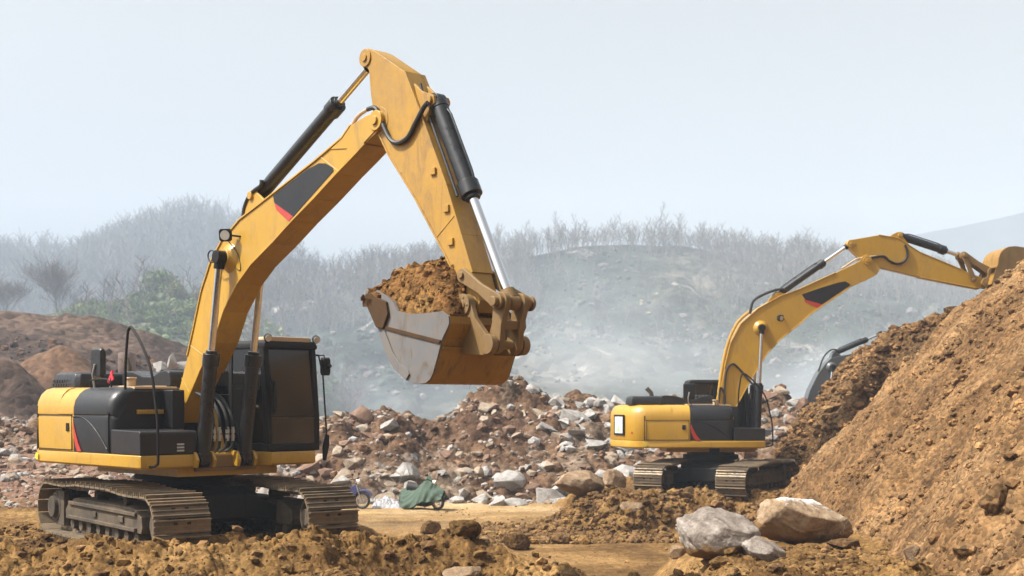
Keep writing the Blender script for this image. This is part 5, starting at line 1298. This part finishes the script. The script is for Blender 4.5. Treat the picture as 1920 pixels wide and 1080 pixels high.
# ------------------------------------------------------------------ things beyond the machines
cx, cy = X(238, 78), 78.0; cz = Z(700, 78)
g = G(); g.tube([(0, 0, 0), (0, 0, .05), (0, 0, 1.12), (0, 0, 1.2)], [.47, .5, .5, .46], 28); t = g.build('tank', M['rust'], None, 0)
g = G(); [g.tube([(0, 0, zz - .03), (0, 0, zz + .03)], .52, 28) for zz in (.3, .85)]; g.build('hoop', M['rust'], t)
g = G(); g.cyl((.15, .1, 1.2), (.15, .1, 1.26), .1, 12); g.build('lid', M['rust'], t)
t.location = (cx, cy, cz); tag(t, 'upright brown drum on the terrace behind the left excavator', 'drum')
for k, (px, py, s) in enumerate(((300, 678, 1.1), (315, 668, 1.5), (333, 680, 1.2), (322, 688, 1.0), (290, 690, .8))):
    o = bpy.data.objects.new('quarry_block', ROCKM['stone_grey'][k]); link(o); o.location = (X(px, 80), 80 + k * .3, Z(py + 8, 80)); o.scale = (s, s, s * .95); o.rotation_euler = (k, k * .4, k * 2)
    tag(o, 'grey block of the rock pile on the terrace beyond the curved handrail', 'rock', 'grey blocks piled on the terrace')

def motorbike(name, loc, rz, label, col):
    root = empty(name, loc, rz); tag(root, label, 'motorbike')
    for xw, nm in ((-.60, 'rear_wheel'), (.60, 'front_wheel')):
        g = G(); R1, r1 = .245, .042; n = 28; m_ = 8
        rings = [[(xw + (R1 + r1 * math.cos(b)) * math.cos(a), r1 * math.sin(b), .29 + (R1 + r1 * math.cos(b)) * math.sin(a)) for b in np.linspace(0, 6.2832, m_, endpoint=False)] for a in np.linspace(0, 6.2832, n, endpoint=False)]
        L = [[g.bm.verts.new(p) for p in r] for r in rings]
        for a, b in zip(L, L[1:] + L[:1]):
            for i in range(m_): g.face([a[i], a[(i + 1) % m_], b[(i + 1) % m_], b[i]])
        wh = g.build(nm, M['tyre'], root)
        g = G(); g.ring_y(xw, .29, .185, .205, -.025, .025); g.cyl_y(xw, .29, .045, -.06, .06, 12)
        for k in range(14):
            a = k * 6.2832 / 14; g.tube([(xw + .04 * math.cos(a), .015 * (-1) ** k, .29 + .04 * math.sin(a)), (xw + .19 * math.cos(a), 0, .29 + .19 * math.sin(a))], .005, 4)
        g.build('rim', M['steel'], wh)
    g = G(); g.tube([(.60, .07, .29), (.42, .07, .80)], .022, 8); g.tube([(.60, -.07, .29), (.42, -.07, .80)], .022, 8); g.box(.38, .46, -.09, .09, .78, .82); g.build('fork', M['steel'], root)
    g = G(); g.tube(smooth_curve([(.42, 0, .80), (.30, 0, .62), (.10, 0, .40), (-.20, 0, .38), (-.35, 0, .55)], 4), .04, 8); g.tube([(-.2, .06, .38), (-.60, .08, .29)], .025, 6); g.tube([(-.2, -.06, .38), (-.60, -.08, .29)], .025, 6); g.build('frame', M['frame_black'], root)
    g = G(); g.loft([[(x, y * s, z) for x, y, z in ((.42, -.10, .86), (.50, -.05, .62), (.36, -.10, .42), (.20, -.10, .45), (.22, -.08, .70))] for s in (1, -1)]); g.build('leg_shield', M[col], root, .01)
    g = G(); g.tube(smooth_curve([(.93, 0, .42), (.82, 0, .57), (.62, 0, .62), (.42, 0, .56)], 4), .055, 8); g.build('fender', M[col], root)
    g = G(); g.loft([[(x, y, z) for x, y, z in ((xx, -.09, z0), (xx, .09, z0), (xx, .11, z1), (xx, -.11, z1))] for xx, z0, z1 in ((.18, .50, .66), (-.2, .48, .68), (-.75, .58, .74))]); g.build('body_cover', M[col], root, .02)
    g = G(); g.loft([[(xx, -.12, z0), (xx, .12, z0), (xx, .10, z0 + h), (xx, -.10, z0 + h)] for xx, z0, h in ((.16, .665, .06), (-.2, .685, .08), (-.72, .745, .07))]); g.build('seat', M['seat'], root, .02)
    g = G(); g.tube(smooth_curve([(.30, .34, .98), (.36, .2, 1.0), (.42, 0, .92), (.36, -.2, 1.0), (.30, -.34, .98)], 4), .016, 6); g.build('handlebar', M['frame_black'], root)
    for s in (-1, 1):
        g = G(); g.tube([(.36, s * .24, .99), (.38, s * .28, 1.12)], .007, 5); g.loft([[(.38 + dx, s * .30 + y, 1.15 + z) for y, z in ((-.06, -.035), (.06, -.035), (.06, .035), (-.06, .035))] for dx in (-.012, .012)]); g.build('mirror', M['frame_black'], root)
    g = G(); g.tube([(.40, 0, .92), (.50, 0, .90), (.54, 0, .90)], [.07, .085, .075], 14); g.build('headlight', M['lampglass'], root)
    g = G(); g.tube([(.0, -.12, .30), (-.3, -.14, .28), (-.85, -.15, .36)], [.025, .04, .05], 10); g.build('exhaust', M['steel'], root)
    g = G(); g.box(-.12, .14, -.11, .11, .24, .44); g.build('engine', M['under'], root, .03)
    return root
def gz(x, y): return float(ground_z(np.array([x]), np.array([y]))[0][0])
bx, by = X(667, 44), 44.2
bz = Z(955, 44)
motorbike('motorbike', (bx - .38, by, bz), R(-14), 'blue motorbike half hidden by the excavator track beside the rubble heap', 'blue')
bx, by = X(796, 44), 44.0
motorbike('motorbike', (bx, by, bz), R(-40), 'motorbike standing under a green cover at the foot of the rubble', 'frame_black')

def tarp():
    nu, nv = 90, 60; U_, V_ = np.meshgrid(np.linspace(0, 1, nu), np.linspace(-1, 1, nv))
    ridge = np.interp(U_, [0, .06, .2, .35, .5, .60, .635, .67, .75, .86, 1.0], [.62, .70, .73, .76, .93, 1.12, 1.16, 1.10, .92, .80, .66])
    hem = np.interp(U_, [0, .08, .2, .34, .48, .58, .64, .72, .86, 1.0], [.40, .12, .03, .04, .10, .22, .26, .26, .30, .34])
    wd = np.interp(U_, [0, .2, .45, .635, .8, 1.0], [.16, .36, .36, .30, .28, .14])
    a = np.abs(V_); s = np.sign(V_)
    z = ridge - (ridge - hem) * a ** 1.25
    y = s * (wd * (1 - (1 - a) ** 1.8)) * (.75 + .45 * a)
    fold = np.sin(U_ * 34 + a * 5 + 1.3 * np.sin(U_ * 9)) * .6 + np.sin((U_ - .635) * 60 * (1.2 - a) + 2) * .4
    y = y + s * fold * .045 * a; z = z + .02 * fold * a + .05 * np.sin(np.pi * np.clip(U_ / .6, 0, 1)) * -1 * (1 - a)
    x = -1.0 + 1.9 * U_ + .03 * fold * a
    P = np.stack([x, y, z], -1).reshape(-1, 3)
    o = np_mesh('tarpaulin', P, grid_faces(nv, nu), M['tarp']); so = o.modifiers.new('thickness', 'SOLIDIFY'); so.thickness = .008
    o.location = (bx, by, bz); o.rotation_euler = (0, 0, R(-40)); return tag(o, 'faded green tarpaulin draped in folds over a parked motorbike', 'tarpaulin')
tarp()
# crumpled pale sheet between the two bikes
nu, nv = 60, 40; U_, V_ = np.meshgrid(np.linspace(-1, 1, nu), np.linspace(-1, 1, nv))
e = np.clip(1 - U_ ** 4, 0, 1) * np.clip(1 - V_ ** 4, 0, 1)
Zs = .42 * e * (.75 + .35 * fbm(U_ * 2 + 3, V_ * 2, 3, 401)) + .16 * e * (np.abs(fbm(U_ * 5, V_ * 5, 3, 402)) - .3)
o = np_mesh('crumpled_sheet', np.stack([U_ * .55, V_ * .35, Zs], -1).reshape(-1, 3), grid_faces(nv, nu), M['sheet'], smooth=False)
so = o.modifiers.new('thickness', 'SOLIDIFY'); so.thickness = .01
o.location = (X(726, 44.6), 44.6, Z(955, 44.6)); tag(o, 'crumpled pale grey sheet on the ground between the two motorbikes', 'plastic sheet')

# ------------------------------------------------------------------ smoke drifting over the quarry floor
def smoke():
    g = G(); g.box(-75, 215, 250, 318, -16, 62)
    m = bpy.data.materials.new('drifting smoke'); m.use_nodes = True; nt = m.node_tree; nt.nodes.remove(nt.nodes['Principled BSDF'])
    v = nt.nodes.new('ShaderNodeVolumePrincipled'); v.inputs['Color'].default_value = (.74, .85, 1, 1); v.inputs['Anisotropy'].default_value = 0
    co = objco(nt); mp = node(nt, 'ShaderNodeMapping'); mp.inputs['Scale'].default_value = (.022, .022, .034); mp.inputs['Rotation'].default_value = (0, .5, 0); nt.links.new(co, mp.inputs[0])
    n = noise(nt, 1.0, 3, .55, .7, mp.outputs[0]); r = ramp(nt, n.outputs[0], [(.48, 0), (.66, 1)])
    sp = node(nt, 'ShaderNodeSeparateXYZ'); nt.links.new(co, sp.inputs[0])
    fz = node(nt, 'ShaderNodeMapRange'); nt.links.new(sp.outputs['Z'], fz.inputs[0]); fz.inputs[1].default_value = 50; fz.inputs[2].default_value = -5; fz.inputs[3].default_value = 0; fz.inputs[4].default_value = 1
    fx = node(nt, 'ShaderNodeMapRange'); nt.links.new(sp.outputs['X'], fx.inputs[0]); fx.inputs[1].default_value = -72; fx.inputs[2].default_value = 10; fx.inputs[3].default_value = 0; fx.inputs[4].default_value = 1
    a = node(nt, 'ShaderNodeMath', operation='MULTIPLY'); nt.links.new(r.outputs[0], a.inputs[0]); nt.links.new(fz.outputs[0], a.inputs[1])
    b = node(nt, 'ShaderNodeMath', operation='MULTIPLY'); nt.links.new(a.outputs[0], b.inputs[0]); nt.links.new(fx.outputs[0], b.inputs[1])
    c = node(nt, 'ShaderNodeMath', operation='MULTIPLY'); nt.links.new(b.outputs[0], c.inputs[0]); c.inputs[1].default_value = .016
    nt.links.new(c.outputs[0], v.inputs['Density']); nt.links.new(v.outputs[0], nt.nodes['Material Output'].inputs['Volume'])
    tag(g.build('smoke', m, smooth=False), kind='stuff')
smoke()
scene.cycles.volume_max_steps = 96
scene.cycles.volume_step_rate = 1.0

# one albedo factor for opaque materials, darkened against the raised exposure to deepen shadows
for m in bpy.data.materials:
    b = m.node_tree.nodes.get('Principled BSDF') if m.use_nodes else None
    if b is None: continue
    f = .85
    if b.inputs['Base Color'].links:
        src = b.inputs['Base Color'].links[0].from_socket
        m.node_tree.links.new(mix(m.node_tree, 1.0, src, (f, f, f), 'MULTIPLY'), b.inputs['Base Color'])
